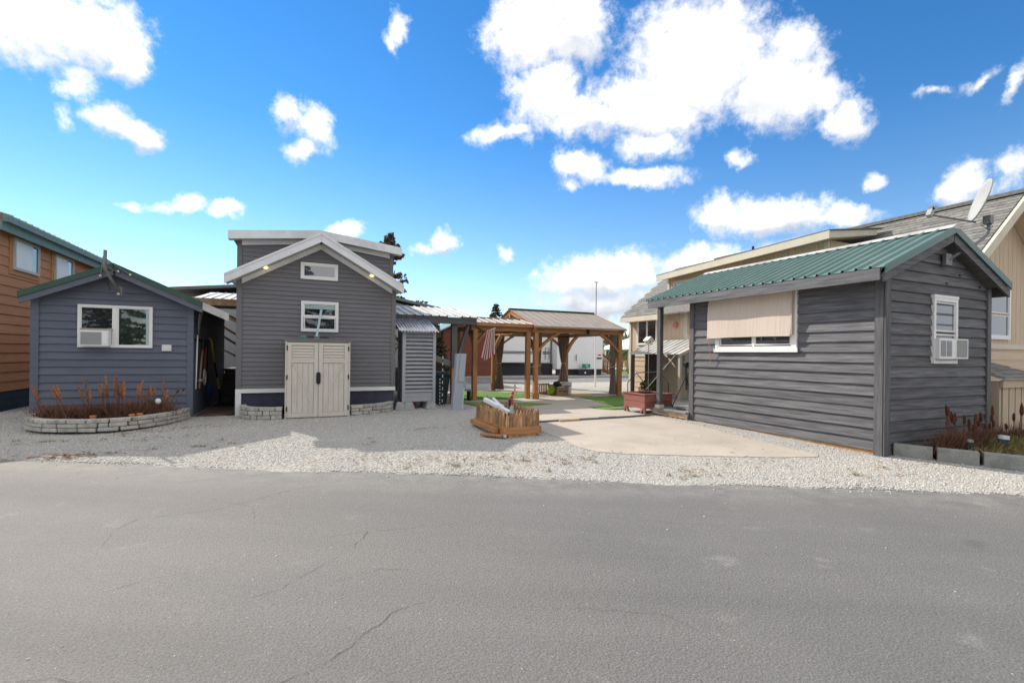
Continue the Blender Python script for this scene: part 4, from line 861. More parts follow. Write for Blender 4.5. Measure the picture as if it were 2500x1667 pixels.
# ================================================================ louvred cabinet on pier blocks
lc = thing('louvred_cabinet', 'grey louvred slat cabinet under a tilted corrugated metal roof', 'cabinet', (2.7,12,0))
for x, y in ((2.28,11.68),(3.04,11.68),(2.28,12.26),(3.04,12.26)): B('post', M['grey_paint'], lc, x, x+.075, y, y+.07, .17, 1.9 if y < 12 else 2.16)
lp = Plane((0,11.70,0), XN, YN)
for i in range(15):
    z = .42+i*.098
    MB().hexa([lp.p(2.356,z,.012),lp.p(3.039,z,.012),lp.p(3.039,z+.012,.022),lp.p(2.356,z+.012,.022),lp.p(2.356,z+.062,-.05),lp.p(3.039,z+.062,-.05),lp.p(3.039,z+.074,-.04),lp.p(2.356,z+.074,-.04)]).build('slat', M['grey_paint'], lc)
for i in range(2): lp.part('board', M['grey_paint'], lc, 2.356, 3.039, .19+i*.112, .298+i*.112, -.03, -.005)
B('back', M['grey_paint'], lc, 2.36,3.03,12.30,12.32,.2,2.1); B('side', M['grey_paint'], lc, 3.05,3.07,11.76,12.25,.2,1.9); B('side', M['grey_paint'], lc, 2.30,2.32,11.76,12.25,.2,1.9)
B('rail', M['grey_paint'], lc, 2.28,3.115,11.69,11.74,1.88,1.93)
mb = MB(); n = 90
for j, (y, z) in enumerate(((11.52,1.93),(12.50,2.32))):
    for i in range(n+1): mb.v.append((2.17+.98*i/n-(.05*j), y, z+.018*math.sin(i/n*2*math.pi*13)))
for i in range(n): mb.f.append((i, i+1, n+2+i, n+1+i))
o = mb.build('corrugated_roof', M['galv'], lc, smooth=True); mo = o.modifiers.new('thick', 'SOLIDIFY'); mo.thickness = .004
def pier(x, y, w0, w1, h, label):
    mb = MB(); mb.hexa([(x-w0,y-w0,0),(x+w0,y-w0,0),(x+w0,y+w0,0),(x-w0,y+w0,0),(x-w1,y-w1,h),(x+w1,y-w1,h),(x+w1,y+w1,h),(x-w1,y+w1,h)])
    return tag(mb.build('pier_block', M['pier'], None, bevel=.01), label, 'block', 'pier blocks under the louvred cabinet')
for x, y in ((2.24,11.70),(2.44,11.68),(3.0,11.70),(2.34,12.30),(3.03,12.30)): pier(x, y, .145, .085, .185, 'tapered concrete pier block carrying the louvred cabinet')
o = MB().sphere((2.62,11.95,.08), .09, 10, 7, .8).build('red_valve', M['red'], None, smooth=True); tag(o, 'red rounded fitting on the gravel under the louvred cabinet', 'fitting')
# leaning meter pedestal
pd = thing('utility_pedestal', 'leaning pale grey metal utility pedestal with a hinged cover', 'pedestal', (3.55,11.27,0))
def shear(mb, z0=0): mb.v = [(v[0]+.075*v[2], v[1], v[2]) for v in mb.v]; return mb
shear(MB().box(3.42,3.66,11.20,11.38,-.02,1.39)).build('body', M['ped_metal'], pd, bevel=.006)
shear(MB().box(3.50,3.655,11.17,11.199,.70,1.385)).build('cover', M['ped_metal'], pd, bevel=.005)
shear(MB().tube([(3.70,11.30,-.02),(3.70,11.30,.70)], .022, 8)).build('conduit', M['rv_white'], pd); shear(MB().box(3.665,3.74,11.25,11.34,.55,.80)).build('outlet_box', M['pier'], pd)

# ================================================================ porch cover right of the tall house
pc = thing('porch_cover', 'pale ribbed metal porch roof on dark posts beside the tall house', 'porch', (3.4,13.5,0))
k2 = .2; upv = Vector((0,1,k2))
metal_roof(pc, (2.12,12.52,2.405), (1,0,0), upv, 2.42, 2.15*math.hypot(1,k2), .225, M['pale_metal'], .028, .05)
metal_roof(pc, (2.12,16.6,2.42), (1,0,0), Vector((0,-1,.2)), 2.42, 1.95*math.hypot(1,.2), .225, M['pale_metal'], .028, .05)
B('beam', M['dark_stain'], pc, 2.14,4.52,12.56,12.62,2.21,2.395); B('beam', M['dark_stain'], pc, 2.14,4.52,16.45,16.51,2.21,2.395)
for x in (2.2,2.9,3.6,4.45): MB().beam((x,12.63,2.33),(x,14.6,2.72), .05, .12).build('rafter', M['raw_wood'], pc)
B('post', M['dark_stain_v'], pc, 3.83,3.98,12.66,12.81,0,2.38); B('post', M['dark_stain_v'], pc, 3.9,4.05,16.3,16.45,0,2.38)
MB().beam((3.99,12.74,1.15),(4.35,12.74,2.3), .09, .13, (0,1,0)).build('brace', M['dark_stain_v'], pc)
B('rail', M['grey_wood'], pc, 2.2,3.85,14.5,14.56,1.78,1.86)
MB().tube([(4.45,12.5,2.2),(4.5,12.46,2.13),(4.62,12.42,2.06)], .03, 8).build('flood_light', M['black'], pc)
# clutter behind it
bn = thing('trash_bin', 'tall dark green wheeled bin behind the louvred cabinet', 'bin', (3.5,12.75,0))
MB().hexa([(3.22,12.55,0),(3.66,12.55,0),(3.66,13.0,0),(3.22,13.0,0),(3.16,12.5,.78),(3.74,12.5,.78),(3.74,13.05,.78),(3.16,13.05,.78)]).build('body', M['bin_green'], bn, bevel=.02); MB().hexa([(3.14,12.47,.785),(3.76,12.47,.785),(3.76,13.07,.785),(3.14,13.07,.785),(3.2,12.6,.87),(3.7,12.6,.87),(3.7,13.0,.9),(3.2,13.0,.9)]).build('lid', M['bin_green'], bn, bevel=.01)
for x, top in ((3.40,.72),(3.47,1.32)):
    sk = thing('striped_stake', 'short thin striped stake beside the green bin' if top < 1 else 'tall striped stake rising above the green bin lid', 'stake', (x,12.3,0), 'striped stakes by the bin')
    n = 16
    for i in range(n): MB().tube([(x,12.3,top*i/n),(x,12.3,top*(i+1)/n)], .013, 6).build('band', M['plain_white'] if i % 2 else M['black'], sk)
o = MB().beam((2.95,12.9,1.42),(4.0,12.75,1.05), .05, .16).build('ramp_rail', M['grey_wood'], None); tag(o, 'sloping grey handrail board behind the striped stakes', 'handrail')
wpst = thing('gate_post', 'pair of orange cedar boards standing behind the leaning pedestal', 'gate', (3.9,12.5,0)); B('board', M['cedar'], wpst, 3.76,3.83,12.42,12.52,0,.98); B('board', M['cedar'], wpst, 3.84,3.99,12.46,12.5,0,1.0)
o = B('low_bench', M['grey_wood'], None, 4.1,4.6,13.1,13.45,.30,.335); tag(o, 'low grey bench beside the pavilion post', 'bench')
for x in (4.13,4.55): 
    c_ = B('leg', M['black'], o, x-.02,x+.02,13.14,13.4,0,.30)
tt_ = thing('patio_table', 'cluttered table with blue and white covers under the porch', 'table', (3.3,15.3,0)); B('top', M['old_step'], tt_, 2.3,4.1,15,15.8,.72,.76)
for x in (2.35,4.0): B('leg', M['old_step'], tt_, x,x+.06,15.1,15.7,0,.72)
for x0, x1, z1, mt_, lb_ in ((3.0,3.3,.98,'tarp_blue','folded blue cover on the porch table by the bin'),(3.7,4.0,1.0,'tarp_blue','blue bag at the end of the porch table'),(2.4,2.75,.92,'plain_white','white bowl-shaped cover on the porch table'),(3.35,3.6,.9,'plain_white','small white box on the porch table')):
    tag(MB().box(x0,x1,15.15,15.5,.76,z1).build('table_item', M[mt_], None, bevel=.05), lb_, 'cover')
dw = B('dark_wall', M['old_step'], None, 2.1,4.3,17.6,17.7,0,.85); tag(dw, 'low dark board wall behind the porch table', 'wall')

# ================================================================ cedar pavilions
def pav(name, label, x0, x1, y0, y1, zb, roof_ridge, rmat, ps, brs=True):
    g = thing(name, label, 'pavilion', ((x0+x1)/2,(y0+y1)/2,0))
    for x in (x0, x1):
        for y in (y0, y1):
            if (x, y) in ps: continue
            B('post', M['cedar'], g, x-.07, x+.07, y-.07, y+.07, .02, zb-.11, bevel=.006)
    for y in (y0, y1): B('beam', M['cedar_h'], g, x0-.13, x1+.13, y-.05, y+.05, zb-.125, zb+.025)
    for x in (x0, x1): B('beam', M['cedar_y'], g, x-.045, x+.045, y0+.051, y1-.051, zb-.12, zb+.02)
    return g
ga = pav('pavilion', 'large cedar pavilion with a brown ribbed gable roof and tied curtains', 6.72, 9.92, 13.2, 16.75, 2.21, 2.92, 'brown_metal', [])
for s, yy in ((1,12.98),(-1,16.97)):
    metal_roof(ga, (6.55,yy,2.275), (1,0,0), Vector((0,s,.335)), 3.5, 1.995*math.hypot(1,.335), .29, M['brown_metal'], .007, .028)
B('ridge_cap', M['black'], ga, 6.56,10.04,14.90,15.05,2.945,2.985)
for s, yy in ((1,12.98),(-1,16.97)): B('eave_trim', M['brown_metal'], ga, 6.55,10.05,min(yy,yy-.02*s),max(yy,yy-.02*s)+.001,2.225,2.274)
for x in (6.62, 9.98):
    for s, yy in ((1,13.02),(-1,16.93)): MB().beam((x,yy,2.22),(x,14.975,2.875), .05, .15, (0,0,1)).build('rake_board', M['cedar_y'], ga)
    B('king_post', M['cedar'], ga, x-.04,x+.04,14.92,15.03,2.24,2.8)
def arch(g, p, q, bow, w=.075, h=.13):      # curved knee brace
    p, q = Vector(p), Vector(q); P = []
    for i in range(7):
        s = i/6; c_ = p.lerp(q, s); c_ += Vector(bow)*math.sin(math.pi*s); P.append(c_)
    mb = MB()
    for a, b_ in zip(P[:-1], P[1:]): mb.beam(a, b_, w, h, (0,1,0) if abs(q.y-p.y) < .1 else (1,0,0))
    mb.build('knee_brace', M['cedar'], g)
for y in (13.2, 16.75):
    arch(ga, (6.78,y,1.50), (7.55,y,2.10), (-.035,0,.04)); arch(ga, (9.86,y,1.50), (9.1,y,2.10), (.035,0,.04))
for x in (6.72, 9.92):
    arch(ga, (x,13.27,1.50), (x,14.0,2.10), (0,-.035,.04)); arch(ga, (x,16.68,1.50), (x,15.95,2.10), (0,.035,.04))
B('base_collar', M['cedar'], ga, 6.63,6.81,13.11,13.29,.015,.17)
B('heater', M['black'], ga, 8.0,9.0,14.6,14.8,2.16,2.24); B('beam_clamp', M['black'], ga, 8.55,8.66,13.13,13.27,2.07,2.26)
MB().beam((7.0,16.2,2.08),(9.8,14.0,2.12), .02, .03).build('curtain_rail', M['grey_wood'], ga)
pb = pav('cedar_walkway', 'narrow cedar walkway cover with ribbed brown roof beside the pavilion', 4.72, 6.48, 13.28, 15.0, 2.22, 2.5, 'brown_metal', [(6.48,15.0)])
metal_roof(pb, (4.62,13.08,2.315), (1,0,0), Vector((0,1,.21)), 1.95, 1.05, .23, M['brown_metal'], .018, .04); metal_roof(pb, (4.62,15.15,2.315), (1,0,0), Vector((0,-1,.21)), 1.95, 1.03, .23, M['brown_metal'], .018, .04)
B('ridge_cap', M['brown_metal'], pb, 4.6,6.56,14.02,14.2,2.525,2.56); B('fascia', M['cedar_h'], pb, 4.6,6.58,13.09,13.13,2.23,2.31)
arch(pb, (4.78,13.28,1.7), (5.15,13.28,2.10), (-.02,0,.02)); arch(pb, (4.72,13.34,1.7), (4.72,13.8,2.10), (0,-.02,.02))

def curtain(x, y, ztop, zbot, rt_, tie, rb, label, ph=0., stretch=(1,1)):
    mb = MB(); n, k = 44, 26
    for j in range(k+1):
        z = zbot+(ztop-zbot)*j/k; s = j/k; ts_ = (tie-zbot)/(ztop-zbot)
        rad = rb+(.055-rb)*(s/ts_)**.8 if s < ts_ else .055+(rt_-.055)*((s-ts_)/(1-ts_))**.75
        for i in range(n):
            a = 2*math.pi*i/n; pl_ = 1+.26*math.cos(a*9+ph+s*1.4)*(1-.35*abs(s-ts_))
            mb.v.append((x+rad*pl_*math.cos(a)*stretch[0], y+rad*pl_*math.sin(a)*stretch[1], z))
    for j in range(k):
        for i in range(n): mb.f.append((j*n+i, j*n+(i+1) % n, (j+1)*n+(i+1) % n, (j+1)*n+i))
    c_ = thing('curtain', label, 'curtain', (x,y,zbot)); mb.build('fabric', M['curtain'], c_, smooth=True)
    MB().tube([(x+.075*math.cos(a), y+.075*math.sin(a), tie) for a in np.linspace(0, 2*math.pi, 13)], .018, 6, cap=False).build('tie', M['rope'], c_)
curtain(9.72,13.27,2.09,.07,.12,1.0,.12,'brown curtain tied at the pavilion post beside the beige house', 0, (1.1,.8))
curtain(9.72,16.62,2.09,.30,.19,1.05,.17,'brown curtain tied to the back pavilion post in front of the trailer', 1, (1.2,.8))
curtain(6.92,16.62,2.09,.05,.16,1.05,.16,'dark brown curtain bundled on the pavilion post near the turf', 2, (1.0,.9))
curtain(6.90,13.36,2.09,.75,.10,1.05,.09,'short brown curtain gathered behind the paired pavilion posts', 3)
MB_ = MB().tube([(6.62+.11*math.cos(a)+.08, 13.2+.11*math.sin(a), 1.02+.02*math.cos(a)) for a in np.linspace(0, 2*math.pi, 13)], .012, 6, cap=False); o = MB_.build('rope_tie', M['rope'], None); tag(o, 'pale rope tied round the paired pavilion posts', 'rope')
# flag
m, t, b = shader('flag'); uv = nd(t, 'ShaderNodeUVMap').outputs[0]; su_ = nd(t, 'ShaderNodeSeparateXYZ', {0: uv})
st_ = nd(t, 'ShaderNodeMath', {0: nd(t, 'ShaderNodeMath', {0: nd(t, 'ShaderNodeMath', {0: su_.outputs[0], 1: 6.0}, operation='MULTIPLY').outputs[0]}, operation='FRACT').outputs[0], 1: .5}, operation='LESS_THAN').outputs[0]
c = mixn(t, st_, (.70,.66,.64), (.42,.03,.04)); 
t.links.new(c, b.inputs['Base Color']); b.inputs['Roughness'].default_value = .85
tr = t.nodes.new('ShaderNodeBsdfTranslucent'); t.links.new(c, tr.inputs[0]); ms = t.nodes.new('ShaderNodeMixShader'); ms.inputs[0].default_value = .35
t.links.new(b.outputs[0], ms.inputs[1]); t.links.new(tr.outputs[0], ms.inputs[2]); t.links.new(ms.outputs[0], t.nodes['Material Output'].inputs[0])
fg = thing('flag', 'red and white striped flag hanging from an angled pole at the walkway cover', 'flag', (4.95,12.95,1.6))
nu, nv = 36, 24; vs, fs, uvs = [], [], []
for j in range(nv+1):
    for i in range(nu+1):
        u, v = i/nu, j/nv; wv = .012+.018*v
        hx = 4.98+u*.24; hz = 2.08+u*.06; bx = 4.74+u*.46; bz = 1.40-.20*(1-abs(2*u-.75)/1.25)+.0*u
        x = hx+(bx-hx)*v; z = hz+(bz-hz)*v; vs.append((x, 12.95+wv*math.sin(u*15+v*2.2)*.8-.08*v, z)); uvs.append((u, v))
for j in range(nv):
    for i in range(nu): a = j*(nu+1)+i; fs.append((a, a+1, a+nu+2, a+nu+1))
me = bpy.data.meshes.new('cloth'); c0_ = np.mean(vs, 0); me.from_pydata((np.array(vs)-c0_).tolist(), [], fs); me.update(); ul = me.uv_layers.new(name='UVMap')
for lp_ in me.loops: ul.data[lp_.index].uv = uvs[lp_.vertex_index]
me.polygons.foreach_set('use_smooth', [True]*len(me.polygons)); me.materials.append(M['flag']); o = bpy.data.objects.new('cloth', me); COL.objects.link(o); place(o, c0_, fg)
MB().tube([(4.86,13.2,1.86),(4.98,13.0,2.06),(5.24,12.92,2.16)], .014, 8).build('pole', M['bright_steel'], fg)

# things lying about under the pavilion
cr = thing('wooden_crate', 'slatted brown wooden crate standing under the pavilion', 'crate', (7.75,14.5,0))
for i in range(6): B('slat', M['picket'], cr, 7.42+i*.085, 7.47+i*.085, 14.45, 14.475, .03, .40)
for z in (.05,.34): B('rail', M['picket'], cr, 7.40,7.93,14.476,14.50,z,z+.05)
ct = thing('potted_grass', 'rounded bright lime green plant ball beside the cardboard box', 'plant', (7.72,14.0,.02)); mb = MB()
for i in range(260):
    a = random.uniform(0,6.28); ph_ = random.uniform(.0,3.0); d_ = Vector((math.sin(ph_)*math.cos(a), math.sin(ph_)*math.sin(a), math.cos(ph_))); p = Vector((7.72,14.0,.19))+Vector((d_.x*.13,d_.y*.13,d_.z*.16)); s_ = d_.cross(Vector((.3,.2,1))).normalized()*.016; q = d_*.035+Vector((0,0,.02))
    mb.add([p-s_, p+s_, p+q], [(0,1,2)])
mb.sphere((7.72,14.0,.19), .135, 12, 8, 1.2); mb.build('foliage', M['lime'], ct)
bx_ = thing('cardboard_box', 'open cardboard box with raised flaps under the pavilion', 'box', (8.1,14.0,0))
for q in ((7.88,8.32,13.85,13.865),(7.88,8.32,14.195,14.21),(7.88,7.895,13.866,14.194),(8.305,8.32,13.866,14.194)): B('side', M['cardboard'], bx_, *q, .02, .30)
B('tape', M['old_step'], bx_, 7.93,8.05,13.846,13.849,.15,.20); B('tape', M['old_step'], bx_, 8.1,8.27,13.846,13.849,.13,.19)
for p, q in (((7.885,14.03,.305),(7.74,14.03,.37)),((8.315,14.03,.305),(8.44,14.03,.34)),((8.1,14.205,.305),(8.1,14.3,.38))): MB().beam(p, q, .33, .008).build('flap', M['cardboard'], bx_)
o = MB().sphere((8.02,14.1,.39), .13, 12, 8, .8).sphere((7.92,14.07,.41), .07, 8, 6).sphere((8.1,14.1,.36), .09, 8, 6).build('black_bag', M['black'], None, smooth=True); tag(o, 'crumpled black bag heaped on top of the cardboard box', 'bag')
B('paper', M['plain_white'], bx_, 8.0,8.2,13.9,14.05,.27,.31)
bk = thing('white_bin', 'upright white woven bin beside the cardboard box', 'bin', (8.6,14.5,0)); MB().tube([(8.62,14.5,.015),(8.62,14.5,.42)], [.17,.19], 18).build('body', M['plain_white'], bk); MB().tube([(8.62,14.5,.40),(8.62,14.5,.425)], .197, 18).build('rim', M['plain_white'], bk)
yl = thing('yellow_float', 'flat yellow board lying on the concrete under the pavilion', 'board', (8.6,13.5,.03)); MB().hexa([(8.28,13.62,.014),(8.95,13.36,.014),(9.0,13.5,.014),(8.34,13.78,.014),(8.28,13.62,.05),(8.95,13.36,.05),(9.0,13.5,.05),(8.34,13.78,.05)]).build('board', M['yellow'], yl, bevel=.01)
bkt = thing('blue_bucket', 'blue and white bucket half hidden by the pavilion post', 'bucket', (7.15,13.9,0)); MB().tube([(7.2,14.1,.015),(7.2,14.1,.19)], .09, 12).build('base', M['plain_white'], bkt); MB().tube([(7.2,14.1,.19),(7.2,14.1,.32)], .092, 12).build('label_band', M['tarp_blue'], bkt)
wp = tag(MB().tube([(6.35,13.9,.0),(6.33,13.9,.42)], .035, 8).build('white_pipe', M['plain_white'], None), 'short white pipe leaning behind the paired posts', 'pipe')

# white pole behind the pavilion
fp = thing('flag_pole', 'thin pole behind the pavilion, white below and grey steel above', 'pole', (11.7,17.25,0))
MB().tube([(11.7,17.25,0),(11.7,17.25,2.3)], .04, 10).build('lower_pole', M['plain_white'], fp); MB().tube([(11.7,17.25,2.3),(11.7,17.25,4.55)], .018, 8).build('upper_pole', M['steel'], fp); MB().tube([(11.6,17.25,4.56),(11.8,17.25,4.56)], .02, 8).build('cap', M['steel'], fp); 
# conduit across the slab joint
cd = thing('hose', 'grey hose laid across the concrete joint', 'hose', (5.8,8.57,0)); MB().tube([(4.2,8.52,.03),(4.9,8.585,.03),(5.9,8.57,.03),(6.8,8.60,.03),(7.4,8.68,.03),(7.62,8.82,.05)], .018, 8).build('tube', M['steel'], cd, smooth=True)
o = MB().box(4.9,5.4,8.50,8.555,.013,.045).build('wood_scrap', M['wood_scrap'], None); tag(o, 'yellowed wood scrap lying on the concrete joint', 'wood'); o.rotation_euler = (0,0,.05)
o = MB().box(6.0,6.45,8.64,8.69,.015,.04).build('dark_scrap', M['old_step'], None); tag(o, 'dark wood scrap lying beside the hose', 'wood')

# ================================================================ picket box with its contents
pk = thing('picket_box', 'low planter box fenced with pointed brown pickets on the gravel', 'planter', (3.5,8.1,0))
px0, px1, py0, py1 = 3.17, 3.80, 7.33, 8.70; zt = -.02
for q in ((px0,px1,py0-.04,py0),(px0,px1,py1,py1+.04)): B('rail', M['cedar_h'], pk, *q, .03, .155)
for q in ((px0-.04,px0,py0-.04,py1+.04),(px1,px1+.04,py0-.04,py1+.04)): B('rail', M['cedar_y'], pk, *q, .03, .155)
B('floor', M['picket'], pk, px0,px1,py0,py1,.0,.05)
B('skid', M['picket'], pk, px0+.05,px1-.05,py0-.02,py0+.1,-.03,.03)
def picket(x, y, dx, dy, w_):
    h = random.uniform(.41,.46); th_ = .016; nx, ny = -dy, dx; z0 = .10
    ring = [(0,z0),(w_,z0),(w_,h-.085),(w_/2+random.uniform(-.006,.006),h),(0,h-.085)]
    MB().prism([(x+dx*u+nx*(-.008), y+dy*u+ny*(-.008), z) for u, z in ring], (nx*th_, ny*th_, 0)).build('picket', M['picket'], pk)
n = 10
for i in range(n): picket(px0+i*(px1-px0)/n+.002, py0-.014+random.uniform(-.004,.004)+.0, 1, 0, (px1-px0)/n-.006)
for i in range(n): picket(px0+i*(px1-px0)/n+.002, py1+.016, 1, 0, (px1-px0)/n-.006)
n = 21
for i in range(n): picket(px0-.016+random.uniform(-.004,.004), py0+i*(py1-py0)/n+.003, 0, 1, (py1-py0)/n-.006)
for i in range(n): picket(px1+.014+random.uniform(-.004,.004), py0+i*(py1-py0)/n+.003, 0, 1, (py1-py0)/n-.006)
dsn = thing('downspout', 'white metal downspout piece tipped over the picket box', 'downspout', (3.3,8.1,.06))
MB().beam((3.24,8.5,.52),(3.38,7.65,.36), .078, .078).build('tube', M['plain_white'], dsn, bevel=.01); MB().beam((3.33,8.0,.425),(3.345,7.9,.405), .10, .10).build('collar', M['plain_white'], dsn); MB().beam((3.355,7.82,.345),(3.39,7.60,.31), .06, .07).build('opening', M['black'], dsn); MB().beam((3.30,8.0,.05),(3.31,8.1,.40), .05, .05).build('prop', M['plain_white'], dsn)
bq = thing('weathered_board', 'weathered grey board leaning inside the picket box', 'board', (3.5,8.3,.05)); MB().beam((3.34,8.62,.52),(3.60,7.9,.07), .22, .03, (1,0,.4)).build('panel', M['grey_wood'], bq); MB().beam((3.44,8.58,.53),(3.70,7.86,.08), .03, .05, (1,0,.4)).build('edge', M['plain_white'], bq)
rs = thing('hand_pump', 'pale teal post with a red handle standing in the picket box', 'tool', (3.45,7.75,.05))
MB().tube([(3.44,7.72,.05),(3.47,7.74,.48)], .035, 10).build('post', M['pale_teal'], rs); MB().tube([(3.47,7.74,.48),(3.475,7.75,.58)], .032, 10).build('collar', M['red'], rs); MB().sphere((3.47,7.75,.63), .038, 10, 7).sphere((3.49,7.75,.70), .03, 8, 6).build('handle', M['red'], rs, smooth=True)
MB().tube([(3.53+.03*math.cos(a), 7.75, .70+.04*math.sin(a)) for a in np.linspace(0,2*math.pi,11)], .007, 6, cap=False).build('ring', M['terracotta'], rs); MB().tube([(3.43,7.74,.46),(3.42,7.74,.58)], .02, 8).build('lever', M['black'], rs)
tm = thing('timber_offcut', 'cedar timber lying along the side of the picket box', 'timber', (3.0,8,0)); MB().beam((3.08,8.75,.085),(3.05,7.46,.085), .085, .085).build('timber', M['cedar_y'], tm, bevel=.004)
tm2 = thing('plank_offcut', 'short flat cedar plank on the gravel under the timber end', 'plank', (2.95,7.5,0)); MB().beam((2.85,7.60,.02),(3.12,7.28,.02), .12, .035).build('plank', M['cedar_h'], tm2, bevel=.004); MB().box(3.10,3.15,7.225,7.26,.0,.05).build('bracket', M['bright_steel'], tm2)

# ================================================================ red raised planter and frames
rp = thing('raised_planter', 'red-brown raised wooden planter on splayed feet by the porch', 'planter', (7.9,9.3,0))
for i in range(2):
    z0 = .13+.165*i
    for q in ((7.46,7.49,8.93,9.72),(8.28,8.31,8.93,9.72),(7.491,8.279,8.93,8.96),(7.491,8.279,9.69,9.72)): B('board', M['red_wood'], rp, *q, z0, z0+.158)
for q in ((7.44,7.51,8.90,9.75),(8.26,8.33,8.90,9.75),(7.511,8.259,8.90,8.965),(7.511,8.259,9.685,9.75)): B('cap', M['red_wood'], rp, *q, .46, .485)
for y in (8.97, 9.66): 
    MB().beam((7.475,y,.15),(7.475,y+(.13 if y < 9.3 else -.13),.0), .045, .05, (1,0,0)).build('foot', M['red_wood'], rp); B('leg', M['red_wood'], rp, 7.455,7.50,y-.05 if y < 9.3 else y+.005,y-.005 if y < 9.3 else y+.05,-.0,.128); B('leg', M['red_wood'], rp, 8.26,8.305,y-.03,y+.03,0,.128)
B('soil', M['soil'], rp, 7.50,8.27,8.97,9.68,.30,.43)
fr_ = thing('cold_frame', 'bent black metal cover frame standing over the red planter', 'frame', (7.9,9.3,.47))
def rod(name, pts, r=.010, mt_='black', par=None): return MB().tube(pts, r, 7).build(name, M[mt_], par)
for x, zt2 in ((7.53,.98),):
    rod('hoop', [(x,9.66,.45),(x,9.66,.72),(x,9.33,.97),(x,8.99,.72),(x,8.99,.45)], .011, 'black', fr_)
rod('ridge', [(7.53,9.33,.97),(8.24,9.33,1.0)], .010, 'steel', fr_); rod('hoop', [(8.24,9.66,.45),(8.24,9.66,.74),(8.24,9.33,1.0),(8.24,8.99,.74),(8.24,8.99,.45)], .011, 'black', fr_)
tl = thing('tripod', 'folded black tripod standing on the porch deck', 'tripod', (8.35,8.5,.17))
for q in ((8.10,8.72,.17),(8.62,8.55,.17),(8.30,8.32,.17)): rod('leg', [q, (8.35,8.52,.95)], .014, 'black', tl)
rod('column', [(8.35,8.52,.6),(8.33,8.52,1.15)], .016, 'black', tl); MB().box(8.28,8.40,8.46,8.56,1.15,1.25).build('head', M['black'], tl, bevel=.01)
o = rod('frame_rod', [(8.0,9.6,.48),(8.45,9.0,1.42)], .007, 'bright_steel'); tag(o, 'thin steel rod leaning across the red planter', 'rod')
o = MB().tube([(7.95+.12*math.cos(a),8.3+.12*math.sin(a),.175) for a in np.linspace(0,2*math.pi,16)], .02, 8, cap=False).build('black_mat', M['black'], None); tag(o, 'coiled black hose ring on the porch deck', 'hose')
o = MB().tube([(7.68,8.28,.19),(7.64,8.25,.20),(7.58,8.3,.12),(7.56,8.36,.05),(7.62,8.45,.02)], .008, 6).build('power_cord', M['steel'], None); tag(o, 'thin grey cord hanging off the porch deck edge', 'cord')
# tan shelter with meter boxes at the beige wall
ml = thing('meter_shelter', 'small lean-to shelter with metal roof over meter boxes on the beige wall', 'shelter', (11.2,12.2,0))
metal_roof(ml, (10.55,11.05,1.45), (0,1,0), Vector((1,0,.42)), 2.4, 1.28, .24, M['pale_metal'], .025)
for x, y, zt2, mm in ((10.62,13.36,1.44,'black_matte'),(10.62,11.1,1.44,'greybeige'),(11.6,11.05,1.85,'cream')): B('post', M['dark_stain_v'] if mm == 'black_matte' else M[mm], ml, x,x+.09,y,y+.09,0,zt2)
MB().beam((10.6,11.12,1.43),(11.75,11.12,1.90), .05, .1).build('rake_board', M['cream'], ml); B('side_wall', M['old_step'], ml, 11.05,11.75,13.2,13.24,0,1.55)
mbx = thing('meter_box', 'pale grey electrical meter box on the beige wall', 'meter box', (11.6,11.9,1.0)); B('box', M['ped_metal'], mbx, 11.55,11.79,11.55,11.95,.86,1.62, bevel=.01); B('cover', M['rv_white'], mbx, 11.53,11.549,11.65,11.85,1.2,1.5); B('label', M['black'], mbx, 11.524,11.529,11.68,11.8,1.02,1.18); B('side_box', M['ped_metal'], mbx, 11.6,11.79,12.0,12.3,.9,1.55)
for y in (11.6,11.75,11.9): MB().tube([(11.7,y,.0),(11.7,y,.86)], .022, 8).build('conduit', M['greybeige'], mbx)
bd_ = thing('bird_house', 'pale bird house on a thin pole before the beige house window', 'bird house', (10.33,12.2,0)); MB().tube([(10.33,12.2,0),(10.33,12.2,1.76)], .012, 8).build('pole', M['greybeige'], bd_)
MB().prism([(10.23,12.13,1.76),(10.43,12.13,1.76),(10.43,12.13,1.90),(10.33,12.13,2.0),(10.23,12.13,1.90)], (0,.16,0)).build('body', M['cream'], bd_)
for s_ in (-1,1): MB().beam((10.33,12.2,2.015),(10.33+s_*.15,12.2,1.875), .22, .015, (0,0,1)).build('roof', M['plain_white'], bd_)
MB().tube([(10.33,12.12,1.86),(10.33,12.132,1.86)], .022, 10).build('hole', M['black'], bd_)
lamp_ = tag(MB().sphere((11.66,11.72+1.2,1.05), .09, 10, 8).build('hose_reel', M['cream'], None, smooth=True), 'cream round hose bib cover on the beige wall', 'fitting')
